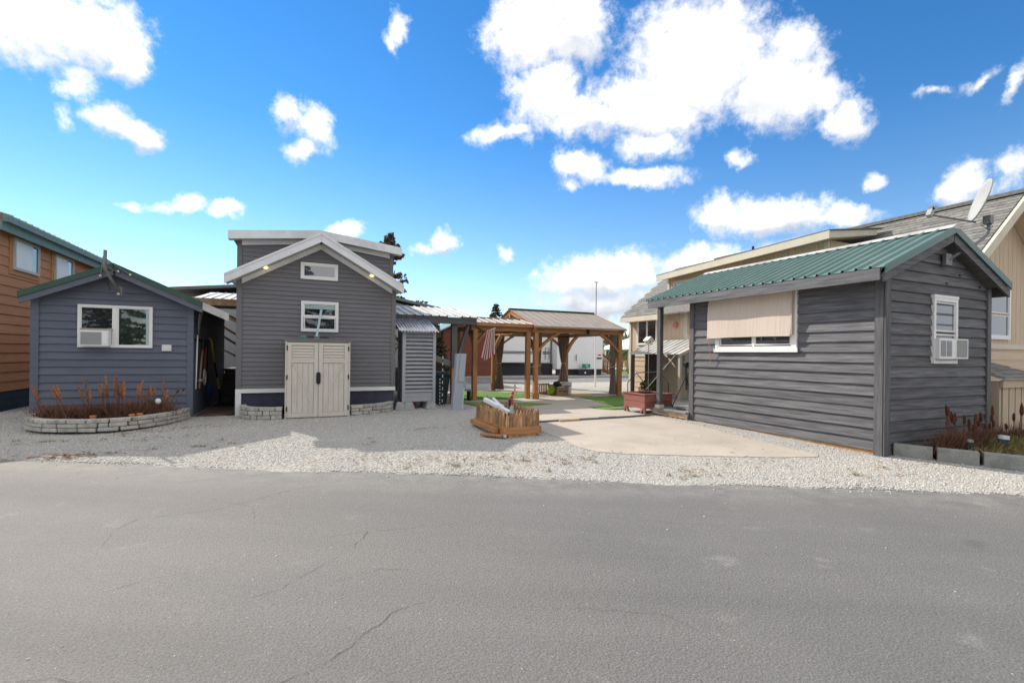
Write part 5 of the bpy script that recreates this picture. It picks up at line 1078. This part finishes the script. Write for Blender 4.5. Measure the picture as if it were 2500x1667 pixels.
def shrub(name, label, cat, c_, rx, rz, n, mt_, leaf=.05, group=None, seed=1):
    rs_ = random.Random(seed); t2 = thing(name, label, cat, (c_[0],c_[1],0), group); mb = MB()
    lobes = [(Vector((rs_.gauss(0,.45), rs_.gauss(0,.45), rs_.gauss(0,.4))), rs_.uniform(.4,.75)) for _ in range(9)]
    for i in range(n):
        lo, lr = rs_.choice(lobes); d_ = Vector((rs_.gauss(0,1), rs_.gauss(0,1), rs_.gauss(0,1))).normalized()*lr*rs_.uniform(.7,1.05)+lo
        p = Vector((c_[0]+d_.x*rx*.7, c_[1]+d_.y*rx*.7, c_[2]+d_.z*rz*.7))
        if p.z < .02: continue
        a = Vector((rs_.gauss(0,1), rs_.gauss(0,1), rs_.gauss(0,1))).normalized(); b2 = a.cross(Vector((rs_.gauss(0,1), rs_.gauss(0,1), rs_.gauss(0,1)))).normalized(); s_ = leaf*rs_.uniform(.6,1.3)
        mb.add([p-a*s_, p+b2*s_*.6, p+a*s_, p-b2*s_*.6], [(0,1,2,3)])
    mb.build('foliage', M[mt_], t2); MB().tube([(c_[0],c_[1],0),(c_[0],c_[1],c_[2])], [.04,.02], 6).build('trunk', M['bark'], t2); return t2
shrub('shrub', 'low brownish shrub growing against the beige wall', 'shrub', (10.95,12.9,.34), .34, .32, 700, 'leaf', .045, seed=3)
# ================================================================ stone edged beds
def bed(name, label, path, courses, h, soil_z, extra=()):
    t2 = thing(name, label, 'planter', (path[len(path)//2][0], path[len(path)//2][1], 0)); P = [Vector((x,y,0)) for x, y in path]
    L_ = [0]
    for a, b_ in zip(P[:-1], P[1:]): L_.append(L_[-1]+(b_-a).length)
    def at(s):
        s = max(0, min(L_[-1]-1e-6, s))
        for i in range(len(P)-1):
            if s <= L_[i+1]: return P[i].lerp(P[i+1], (s-L_[i])/(L_[i+1]-L_[i]))
    for r in range(courses):
        s = -.12*(r % 2); 
        while s < L_[-1]-.03:
            l_ = random.choice((.26,.28,.30,.13)); a, b_ = at(s), at(min(s+l_, L_[-1])); d_ = (b_-a)
            if d_.length > .05:
                dn_ = d_.normalized(); q = random.uniform(-.008,.008); nrm = Vector((-dn_.y, dn_.x, 0))
                mb = MB(); mb.beam(a+nrm*q+Vector((0,0,(r+.5)*h)), b_+nrm*q-dn_*.008+Vector((0,0,(r+.5)*h+random.uniform(-.004,.004))), .13, h-.007); mb.build('stone', M['stone'], t2, bevel=.009)
            s += l_
    ring = [(p.x, p.y, 0) for p in P]+[(x, y, 0) for x, y in extra]
    MB().prism(ring, (0,0,soil_z)).build('soil', M['soil'], t2); return t2
bed('stone_bed', 'curved pale stone-block planter in front of the slate shed', [(-4.44,11.70),(-4.42,11.25),(-4.25,10.8),(-4.02,10.50),(-3.70,10.30),(-3.2,10.15),(-2.78,10.22),(-2.42,10.62),(-2.2,11.2),(-2.13,11.62)], 3, .072, .16, [(-2.13,11.74),(-4.44,11.74)])
bed('stone_bed', 'short stone-block bed left of the tan cabinet', [(-1.12,11.55),(-1.08,11.2),(-.92,10.98),(-.68,10.85),(-.34,10.80)], 3, .085, .20, [(-.34,11.68),(-1.12,11.68)])
bed('stone_bed', 'low curved stone-block bed right of the tan cabinet', [(1.02,11.02),(1.35,11.08),(1.66,11.22),(1.92,11.46),(2.02,11.72)], 3, .075, .16, [(2.02,11.76),(1.02,11.76)])
for x, y in ((-3.25,10.32),(-2.72,10.36),(-2.63,10.44)):
    p_ = thing('clay_pot', 'lone terracotta pot at the front of the stone bed' if x < -3 else 'one of two paired terracotta pots in the stone bed', 'pot', (x,y,.16), 'small pots in the stone bed'); MB().tube([(x,y,.14),(x,y,.24)], [.03,.042], 12).build('body', M['terracotta'], p_); MB().tube([(x,y,.235),(x,y,.255)], .047, 12).build('rim', M['terracotta'], p_)
def reeds(label, x, y, z0, n, hmin, hmax, spread, plume, seed, pm='dead_plume', lean=(0,0), twigs=60, group='dried perennials in the stone bed'):
    rs_ = random.Random(seed); t2 = thing('dried_plant', label, 'plant', (x,y,z0), group)
    for i in range(n):
        h = rs_.uniform(hmin,hmax); bx, by = x+rs_.gauss(0,spread), y+rs_.gauss(0,spread); lx, ly = rs_.gauss(lean[0],.10)*h, rs_.gauss(lean[1],.06)*h
        tip = Vector((bx+lx,by+ly,z0+h)); base = Vector((bx,by,z0)); mid = base.lerp(tip,.6)+Vector((rs_.gauss(0,.01),rs_.gauss(0,.01),0))
        MB().tube([base,mid,tip], [.006,.0045,.003], 5).build('stalk', M['dead_stalk'], t2)
        pl_ = MB(); a = base.lerp(tip, 1-plume); 
        pl_.tube([a, a.lerp(tip,.3), a.lerp(tip,.8), tip], [.006,.021,.017,.006], 7)
        for k in range(26):
            q = a.lerp(tip, rs_.random()); d_ = Vector((rs_.gauss(0,1),rs_.gauss(0,1),rs_.gauss(.4,.6))).normalized()*.03; s_ = d_.cross(Vector((0,0,1))).normalized()*.006
            pl_.add([q-s_, q+s_, q+d_], [(0,1,2)])
        pl_.build('seed_head', M[pm], t2)
    tw = MB()
    for i in range(twigs):
        bx, by = x+rs_.gauss(0,spread*2.2), y+rs_.gauss(0,spread*1.5); h = rs_.uniform(.05,.38); d_ = Vector((rs_.gauss(0,.55),rs_.gauss(0,.4),1)).normalized(); p = Vector((bx,by,z0-.02)); q = p+d_*h; s_ = Vector((rs_.gauss(0,1),rs_.gauss(0,1),0)).normalized()*.0075
        tw.add([p-s_, p+s_, q+d_*.02+s_*.3], [(0,1,2)])
    tw.build('twigs', M['dead_stalk'], t2, kind='stuff'); return t2
LB1 = ['single dried plume leaning toward the shed corner in the stone bed','pair of dried plumes leaning left over the low twigs','three dried plumes leaning beside a terracotta pot','tall thick cluster of dried plumes below the air conditioner','tall upright dried plumes below the window mullion','two tall straight dried plumes behind the paired pots','short dense dried plumes below the green window pane','pair of dried stems beside the white ornament','thin dried stems behind the white ornament']
LB2 = ['lone dried spike closest to the shed corner board','tall pair of dried spikes behind the glass jar','short dried spikes crowding the glass jar','dried spikes between the jar and the tub','low dense dried spikes left of the blue tub','dried spikes behind the blue and white tub','dried spikes just past the blue and white tub','dried spikes below the far corner board of the dark shed','dried spikes in front of the tan slatted bin','dried spikes in the grass before the tan bin']
for i, (x, y, n, h0, h1, ln_) in enumerate(((-4.05,10.95,1,.55,.62,(-.35,0)),(-3.75,10.85,2,.55,.62,(-.30,0)),(-3.45,10.8,3,.45,.72,(-.18,0)),(-3.22,10.85,5,.55,.82,(-.08,0)),(-3.02,10.85,5,.40,.80,(.0,0)),(-2.85,10.75,2,.55,.72,(0,0)),(-2.75,10.9,4,.30,.50,(.08,0)),(-2.55,11.0,2,.45,.66,(0,0)),(-2.45,11.05,2,.40,.60,(.12,0)))):
    reeds(LB1[i], x, y, .15, n+1, h0, h1, .05, .42, 20+i, lean=ln_, twigs=560)
reeds('thin bare dried stems leaning at the end of the stone bed', -2.32,11.2,.2,3,.35,.5,.05,.12,44,'dark_seed',(.5,0),20)
o = MB().sphere((-2.47,10.92,.42), .05, 9, 7, 1.1).build('white_bloom', M['plain_white'], None, smooth=True); tag(o, 'small white ornament among the dried plants', 'ornament')
lf_ = MB()
for i in range(7): 
    a = i*.9; lf_.add([(-2.62,10.98,.2),(-2.60+.03*math.cos(a),10.98+.02*math.sin(a),.36),(-2.62+.06*math.cos(a),10.98+.04*math.sin(a),.50)], [(0,1,2)])
tag(lf_.build('green_sprout', M['leaf'], None), 'single green sprout among the dried stems', 'plant')

# ================================================================ cinder block bed by the dark shed
for i, (x0, y0, x1, y1, lb_) in enumerate(((8.02,4.06,8.19,3.66,'concrete block of the bed edging touching the dark shed corner'),(8.22,3.62,8.42,3.24,'middle concrete block of the bed edging by the dark shed'),(8.44,3.20,8.66,2.83,'mossy concrete block at the road end of the bed edging'))):
    t2 = thing('concrete_block', lb_, 'block', ((x0+x1)/2,(y0+y1)/2,-.05), 'concrete blocks edging the bed')
    mb = MB(); d_ = Vector((x1-x0,y1-y0,0)).normalized(); nr_ = Vector((-d_.y,d_.x,0)); a = Vector((x0,y0,0)); b_ = Vector((x1,y1,0)); w_ = .15
    mb.beam(a+nr_*w_*.5+Vector((0,0,.045)), b_+nr_*w_*.5+Vector((0,0,.045)), w_, .19); mb.build('body', M['cblock'], t2, bevel=.008)
MB_ = MB().prism([(8.15,4.08,-.05),(8.38,3.66,-.05),(8.6,3.25,-.05),(8.82,2.85,-.05),(12.6,2.6,-.05),(12.6,4.08,-.05)], (0,0,.12)); o = MB_.build('garden_bed', M['soil'], None); o['kind'] = 'structure'
for i, (x, y, n, h0, h1) in enumerate(((8.62,3.72,1,.50,.56),(8.83,3.72,2,.55,.74),(8.95,3.70,3,.38,.58),(9.2,3.72,2,.40,.66),(9.45,3.72,4,.30,.52),(9.7,3.75,4,.3,.55),(10.0,3.75,4,.30,.52),(10.35,3.75,3,.3,.6),(10.8,3.7,3,.4,.66),(11.2,3.6,3,.3,.5))):
    reeds(LB2[i], x, y, .06, n, h0, h1, .045, .30, 60+i, 'dark_seed', twigs=300, group='dried spikes by the dark shed')
gr = MB(); rs_ = random.Random(5)
for i in range(5200):
    x, y = rs_.uniform(8.75,12.4), rs_.uniform(2.75,3.75)
    if y < 3.9-(x-8.2)*1.9+.12: continue
    if x < 9.3 and rs_.random() < .75: continue
    h = rs_.uniform(.05,.20)*(1 if x > 9.6 else .7); a = rs_.uniform(0,6.28); bnd = rs_.uniform(.02,.12); w_ = .005
    dx, dy = math.cos(a), math.sin(a); gr.add([(x-dy*w_,y+dx*w_,.05),(x+dy*w_,y-dx*w_,.05),(x+dx*bnd*.4,y+dy*bnd*.4,.05+h*.7),(x+dx*bnd,y+dy*bnd,.05+h)], [(0,1,2),(1,3,2)])
o = gr.build('grass_tufts', M['grassblade'], None, kind='stuff'); tag(o, 'green and yellow grass tufts in the bed by the dark shed', 'grass')
jr = thing('glass_jar', 'clear glass jar standing among the dried spikes', 'jar', (8.93,3.55,.06)); MB().tube([(8.93,3.55,.06),(8.93,3.55,.20)], .04, 14).build('body', M['glass_sky'], jr); MB().tube([(8.93,3.55,.20),(8.93,3.55,.235)], .042, 14).build('lid', M['bright_steel'], jr)
jr = thing('paint_tub', 'white and blue plastic tub lying in the bed by the dark shed', 'tub', (9.75,3.5,.06)); MB().tube([(9.78,3.5,.10),(9.80,3.5,.19)], .065, 16).build('body', M['blue'], jr); MB().tube([(9.80,3.5,.19),(9.81,3.5,.25)], .066, 16).build('shoulder', M['plain_white'], jr); MB().tube([(9.77,3.5,.07),(9.78,3.5,.10)], .065, 16).build('foot', M['plain_white'], jr)
hb = thing('hanging_pot', 'white flower pot at the front of the tan slatted bin', 'pot', (12.55,3.95,.9)); MB().tube([(12.56,3.98,.86),(12.56,3.98,1.05)], [.09,.14], 14).build('body', M['plain_white'], hb); MB().sphere((12.56,3.98,1.07), .12, 9, 6, .6).build('foliage', M['lime'], hb)

# ================================================================ across the far lane
rv = thing('travel_trailer', 'white travel trailer with black skirting parked behind the pavilion', 'trailer', (15.5,30,0))
B('body', M['rv_white'], rv, 10.2,19.2,28.25,31,.8,3.45, bevel=.04); B('slide_out', M['rv_white'], rv, 11.0,13.4,27.75,28.3,.85,3.2, bevel=.02); B('slide_out', M['rv_white'], rv, 15.6,19.25,27.5,28.3,.42,3.3, bevel=.02)
B('skirting', M['rv_skirt'], rv, 10.2,15.58,28.1,28.24,0,.80); B('skirting', M['rv_skirt'], rv, 15.6,19.2,27.62,27.7,0,.415)
for x in (13.46,15.5): B('seam', M['black'], rv, x,x+.06,28.20,28.249,.85,3.4)
for x0, x1, y in ((11.0,13.4,27.745),(13.55,14.2,28.245),(14.9,15.45,28.245)):
    for z in (1.42,1.52): B('stripe', M['black'], rv, x0,x1,y-.006,y-.001,z,z+.06)
B('door', M['rv_white'], rv, 14.15,14.85,28.215,28.249,.95,2.95); B('door_window', M['glass'], rv, 14.35,14.75,28.20,28.213,1.75,2.45)
B('entry_step', M['black'], rv, 14.2,14.8,27.7,28.1,.45,.5)
hr = MB().tube([(15.05,28.15,1.05),(15.05,28.15,1.85),(15.35,28.15,1.85),(15.35,28.15,1.05)], .02, 6).build('grab_rail', M['black'], rv)
MB().tube([(17.1,27.46,1.0),(17.03,27.40,1.05),(17.03,27.40,1.35),(17.1,27.46,1.4)], .025, 6).build('grab_rail', M['black'], rv)
for x in (15.9,18.85): B('marker_light', M['red'], rv, x,x+.26,27.47,27.498,1.36,1.44)
B('plate', M['black_matte'], rv, 18.75,19.15,27.48,27.498,1.12,1.22); B('hatch', M['plain_white'], rv, 18.5,18.72,27.47,27.498,2.05,2.25); B('hatch', M['rv_grey'], rv, 13.6,13.9,28.2,28.248,1.0,1.25)
sn_ = thing('number_sign', 'small green sign with white house number on posts by the trailer', 'sign', (17.6,27.2,0)); B('panel', M['sign_green'], sn_, 17.38,18.02,27.18,27.21,.52,.78)
for x in (17.68,17.80): B('digit', M['plain_white'], sn_, x,x+.035,27.172,27.179,.58,.72); B('digit_flag', M['plain_white'], sn_, x-.025,x,27.172,27.179,.685,.715)
B('post', M['grey_wood'], sn_, 17.67,17.73,27.212,27.26,0,.6)
o = B('black_tote', M['black'], None, 16.95,18.0,27.0,27.15,0,.42, bevel=.03); tag(o, 'black storage tote under the number sign', 'tote')
tg = tag(MB().tube([(17.5,26.98,.2),(17.5,26.999,.2)], .06, 10).build('tote_tag', M['plain_white'], None), 'white round tag on the black tote', 'tag')
stw = thing('wooden_stairs', 'brown wooden deck stairs with slatted railings beside the trailer', 'stairs', (19.6,29,0))
B('deck', M['redbrown'], stw, 17.0,19.4,29.2,31,.95,1.05)
for i in range(6): B('step', M['redbrown'], stw, 19.4+i*.26,19.7+i*.26,28.9,30.2,.88-i*.16,.93-i*.16)
for yy in (28.9,30.2):
    MB().beam((19.4,yy,1.95),(20.95,yy,1.0), .07, .12).build('handrail', M['redbrown'], stw); MB().beam((19.4,yy,.85),(20.95,yy,-.05), .05, .2).build('stringer', M['redbrown'], stw)
    for i in range(12): x = 19.45+i*.125; B('baluster', M['redbrown'], stw, x,x+.04,yy-.02,yy+.02,.95-i*.076,1.9-i*.076)
    B('newel', M['redbrown'], stw, 20.9,21.0,yy-.05,yy+.05,0,1.1)
for yy in (29.15,): 
    B('handrail', M['redbrown'], stw, 17.0,19.45,yy-.03,yy+.03,1.92,2.0)
    for i in range(18): B('baluster', M['redbrown'], stw, 17.05+i*.133,17.09+i*.133,yy-.02,yy+.02,1.05,1.92)
    B('newel', M['redbrown'], stw, 19.38,19.48,yy-.05,yy+.05,0,2.05)
fh2 = thing('gable_house', 'pale yellow gabled house far behind the trailer', 'house', (20.5,40,0)); MB().prism([(20,38,0),(27,38,0),(27,38,2.1),(23.5,38,3.9),(20,38,2.1)], (0,8,0)).build('wall', M['far_house'], fh2)
for a, b_ in (((19.6,2.0),(23.5,4.05)),((27.4,2.0),(23.5,4.05))): MB().beam((a[0],37.9,a[1]),(b_[0],37.9,b_[1]), .12, .16, (0,0,1)).build('rake_board', M['cream'], fh2); MB().hexa([(a[0],37.8,a[1]+.1),(b_[0],37.8,b_[1]+.1),(b_[0],46,b_[1]+.1),(a[0],46,a[1]+.1),(a[0],37.8,a[1]+.2),(b_[0],37.8,b_[1]+.2),(b_[0],46,b_[1]+.2),(a[0],46,a[1]+.2)]).build('roof', M['shingle'], fh2)
rs2 = thing('red_shed', 'red-brown sided shed with green roof behind the walkway cover', 'shed', (9.3,29,0)); MB().prism([(7.7,27.42,0),(11.3,27.42,0),(11.3,27.42,3.3),(9.5,27.42,3.55),(7.7,27.42,2.7)], (0,4,0)).build('wall', M['redbrown'], rs2)
pr = Plane((0,27.4,0), XN, YN); siding(pr, rs2, M['redbrown'], .02, 2.8, .17, lambda z: (7.75,11.25), ob=.025)
MB().hexa([(7.2,27.0,2.55),(9.4,27.0,3.62),(9.4,31.6,3.62),(7.2,31.6,2.55),(7.2,27.0,2.63),(9.4,27.0,3.70),(9.4,31.6,3.70),(7.2,31.6,2.63)]).build('roof', M['green_metal'], rs2); MB().hexa([(9.41,27.0,3.62),(11.6,27.0,3.2),(11.6,31.6,3.2),(9.41,31.6,3.62),(9.41,27.0,3.70),(11.6,27.0,3.28),(11.6,31.6,3.28),(9.41,31.6,3.70)]).build('roof', M['green_metal'], rs2)
oh = thing('orange_shed', 'orange-brown sided cabin left of the red shed', 'shed', (6.5,27,0)); MB().box(5.2,7.0,27.4,31,0,2.35).build('wall', M['brown_side'], oh); siding(pr, oh, M['brown_side'], .02, 2.35, .17, lambda z: (5.2,7.0)); MB().hexa([(4.9,27.1,2.36),(7.15,27.1,2.36),(7.15,29,3.1),(4.9,29,3.1),(4.9,27.1,2.43),(7.15,27.1,2.43),(7.15,29,3.17),(4.9,29,3.17)]).build('roof', M['green_metal'], oh)
# grey roofed house behind the tall one
gh = thing('grey_roof_house', 'low house with a dark grey gable roof behind the porch cover', 'house', (2,23,0))
MB().prism([(-4.2,21.95,0),(5.9,21.95,0),(5.9,21.95,3.35),(1.0,21.95,4.2),(-4.2,21.95,3.45)], (0,6,0)).build('wall', M['rv_grey'], gh); gp_ = Plane((0,21.95,0), XN, YN); vboards(gp_, gh, M['ped_metal'], 2.2, 5.9, lambda u: 4.2-(u-1.0)*.174, 2.6, .5)
for xa, xb, za, zb in ((1.0,6.35,4.42,3.48),(-4.6,1.0,3.78,4.42)): MB().hexa([(xa,21.6,za-.12),(xb,21.6,zb-.12),(xb,28,zb-.12),(xa,28,za-.12),(xa,21.6,za),(xb,21.6,zb),(xb,28,zb),(xa,28,za)]).build('roof', M['steel'], gh)
def canopy(x, y, label):
    g_ = thing('canopy', label, 'canopy', (x,y,0)); mb = MB(); mb.add([(x-1.6,y-1.6,2.1),(x+1.6,y-1.6,2.1),(x+1.6,y+1.6,2.1),(x-1.6,y+1.6,2.1),(x,y,2.9),(x-1.6,y-1.6,1.85),(x+1.6,y-1.6,1.85),(x+1.6,y+1.6,1.85),(x-1.6,y+1.6,1.85)], [(0,1,4),(1,2,4),(2,3,4),(3,0,4),(0,5,6,1),(1,6,7,2),(2,7,8,3),(3,8,5,0)]); mb.build('top', M['plain_white'], g_)
    for a in (-1.5,1.5):
        for b_ in (-1.5,1.5): MB().tube([(x+a,y+b_,0),(x+a,y+b_,2.0)], .04, 6).build('pole', M['plain_white'], g_)
    MB().tube([(x-1.42,y-1.42,0),(x-1.42,y-1.42,2)], [.16,.12], 8).build('curtain', M['curtain'], g_)
canopy(24.2,30.5,'white canopy tent with a tied curtain across the far lane')
lw = MB().box(21.5,40,27.5,38,-.02,.03); o = setting(lw.build('far_lawn', M['turf']))
fn = thing('far_fence', 'low red and dark rail fence beyond the far lawn', 'fence', (24,33,0))
for i in range(14): B('post', M['redbrown'], fn, 21.6+i*.5,21.68+i*.5,33,33.08,0,.95)
B('rail', M['pink'], fn, 21.5,28.6,32.94,32.99,.78,.95); B('rail', M['redbrown'], fn, 21.5,28.6,32.94,32.99,.4,.5)
ch = thing('patio_chair', 'pale wooden chair under the far canopy tent', 'chair', (23.4,29.8,0)); B('seat', M['wood_scrap'], ch, 23.1,23.6,29.6,30.1,.4,.45); B('backrest', M['wood_scrap'], ch, 23.1,23.6,30.05,30.1,.5,.95)
for x in (23.12,23.54):
    for y in (29.62,30.04): B('leg', M['wood_scrap'], ch, x,x+.05,y,y+.05,0,.4)
o = B('flower_pot', M['black'], None, 22.3,22.75,28.2,28.6,.0,.42, bevel=.03); tag(o, 'black square pot on the far lawn', 'pot')

# ================================================================ trees
def leafquads(mb, c_, n, rx, rz, leaf, rs_):
    for i in range(n):
        d_ = Vector((rs_.gauss(0,.5), rs_.gauss(0,.5), rs_.gauss(0,.5))); p = Vector(c_)+Vector((d_.x*rx,d_.y*rx,d_.z*rz)); a = Vector((rs_.gauss(0,1),rs_.gauss(0,1),rs_.gauss(0,.6))).normalized(); b_ = a.cross(Vector((rs_.gauss(0,1),rs_.gauss(0,1),rs_.gauss(0,1)))).normalized(); s_ = leaf*rs_.uniform(.6,1.4)
        mb.add([p-a*s_, p+b_*s_*.5, p+a*s_, p-b_*s_*.5], [(0,1,2,3)])
def conifer(name, label, x, y, h, w, z0, seed, mt_, whorls=26, dens=34, leaf=.09, droop=-.15, group=None, gap=.0):
    rs_ = random.Random(seed); t2 = thing(name, label, 'tree', (x,y,0), group); MB().tube([(x,y,0),(x+rs_.gauss(0,.05),y,h*.5),(x,y,h)], [h*.022,h*.014,.01], 8).build('trunk', M['bark'], t2)
    cr_ = MB(); lb2 = MB()
    for k in range(whorls):
        s_ = k/whorls; z = z0+(h-z0)*s_; R_ = w*(1-s_)**.8*rs_.uniform(.75,1.15)+.05
        for q in range(rs_.randint(4,6)):
            if rs_.random() < gap: continue
            a = rs_.uniform(0,6.28); l_ = R_*rs_.uniform(.6,1.1); tip = Vector((x+math.cos(a)*l_, y+math.sin(a)*l_, z+droop*l_+rs_.gauss(0,.04))); base = Vector((x,y,z)); lb2.tube([base,tip], [.02,.005], 4)
            for i in range(int(dens*l_/w)+5): leafquads(cr_, base.lerp(tip, rs_.uniform(.25,1.02))+Vector((0,0,-.03)), 2, .10+.13*l_, .10, leaf, rs_)
    cr_.build('crown', M[mt_], t2); lb2.build('limbs', M['bark'], t2); return t2
conifer('pine_tree', 'tall sparse cone-laden conifer rising behind the tall grey house', 4.95,30,8.9,3.0,2.0,11,'cone_brown',34,60,.13,.1,gap=.3)
conifer('pine_tree', 'conifer tip just showing over the dormer roof', 2.15,31,8.55,1.2,3,12,'cone_brown',24,30,.12)
conifer('spruce_tree', 'small dark spruce behind the pavilion roof', 18.6,46,6.75,2.6,1.0,13,'conifer',24,46,.14,-.18)
conifer('arborvitae', 'dense dark evergreen seen between cabinet and porch post', 5.0,19.5,2.9,.75,.3,14,'conifer',30,60,.07,.25)
shrub('shrub', 'bright yellow-green bush behind the louvred cabinet', 'shrub', (2.75,18.6,1.7), .8, .9, 1500, 'leaf_yellow', .07, seed=8)
shrub('shrub', 'grey leafless bush behind the porch rail', 'shrub', (4.6,18.4,1.0), .8, .9, 1500, 'cone_brown', .05, seed=9)
# trees on the opposite side of the road, mirrored in the windows
rt_ = conifer('fir_tree', 'dark fir across the road behind the viewpoint', -14,-26,12,3.4,.8,15,'conifer',30,46,.2,-.15,'firs across the road')
for x, y, s_ in ((-9,-29,1.1),(-4.5,-27,.9),(0,-30,1.15),(4,-26,.85),(8.5,-29,1.05),(-20,-25,1.0),(14,-28,1.0)):
    c_ = copy_tree(rt_); c_.location = (x,y,-.1); c_.scale = (s_,)*3
# wooded slope far off
fw = MB(); rs_ = random.Random(21)
for i in range(520):
    a = rs_.uniform(.45,.85); r = rs_.uniform(170,330); x, y = r*math.sin(a), r*math.cos(a); h = rs_.uniform(5,12)*(1+.3*(r > 260)); w_ = h*rs_.uniform(.16,.30); n = 6
    b0 = len(fw.v); k = 4
    for j in range(k):
        rr_ = w_*(1-j/k)*rs_.uniform(.8,1.2); zz = h*(.08+.92*j/k)-.5
        for q in range(n): g_ = 2*math.pi*q/n+j; fw.v.append((x+rr_*math.cos(g_)*rs_.uniform(.7,1.3), y+rr_*math.sin(g_)*rs_.uniform(.7,1.3), zz))
    fw.v.append((x,y,h)); tpi = len(fw.v)-1
    for j in range(k-1):
        for q in range(n): fw.f.append((b0+j*n+q, b0+j*n+(q+1) % n, b0+(j+1)*n+(q+1) % n, b0+(j+1)*n+q))
    for q in range(n): fw.f.append((b0+(k-1)*n+q, b0+(k-1)*n+(q+1) % n, tpi))
o = fw.build('distant_wood', M['forest'], None, kind='stuff'); tag(o, 'distant wooded slope beyond the far lawn', 'forest')
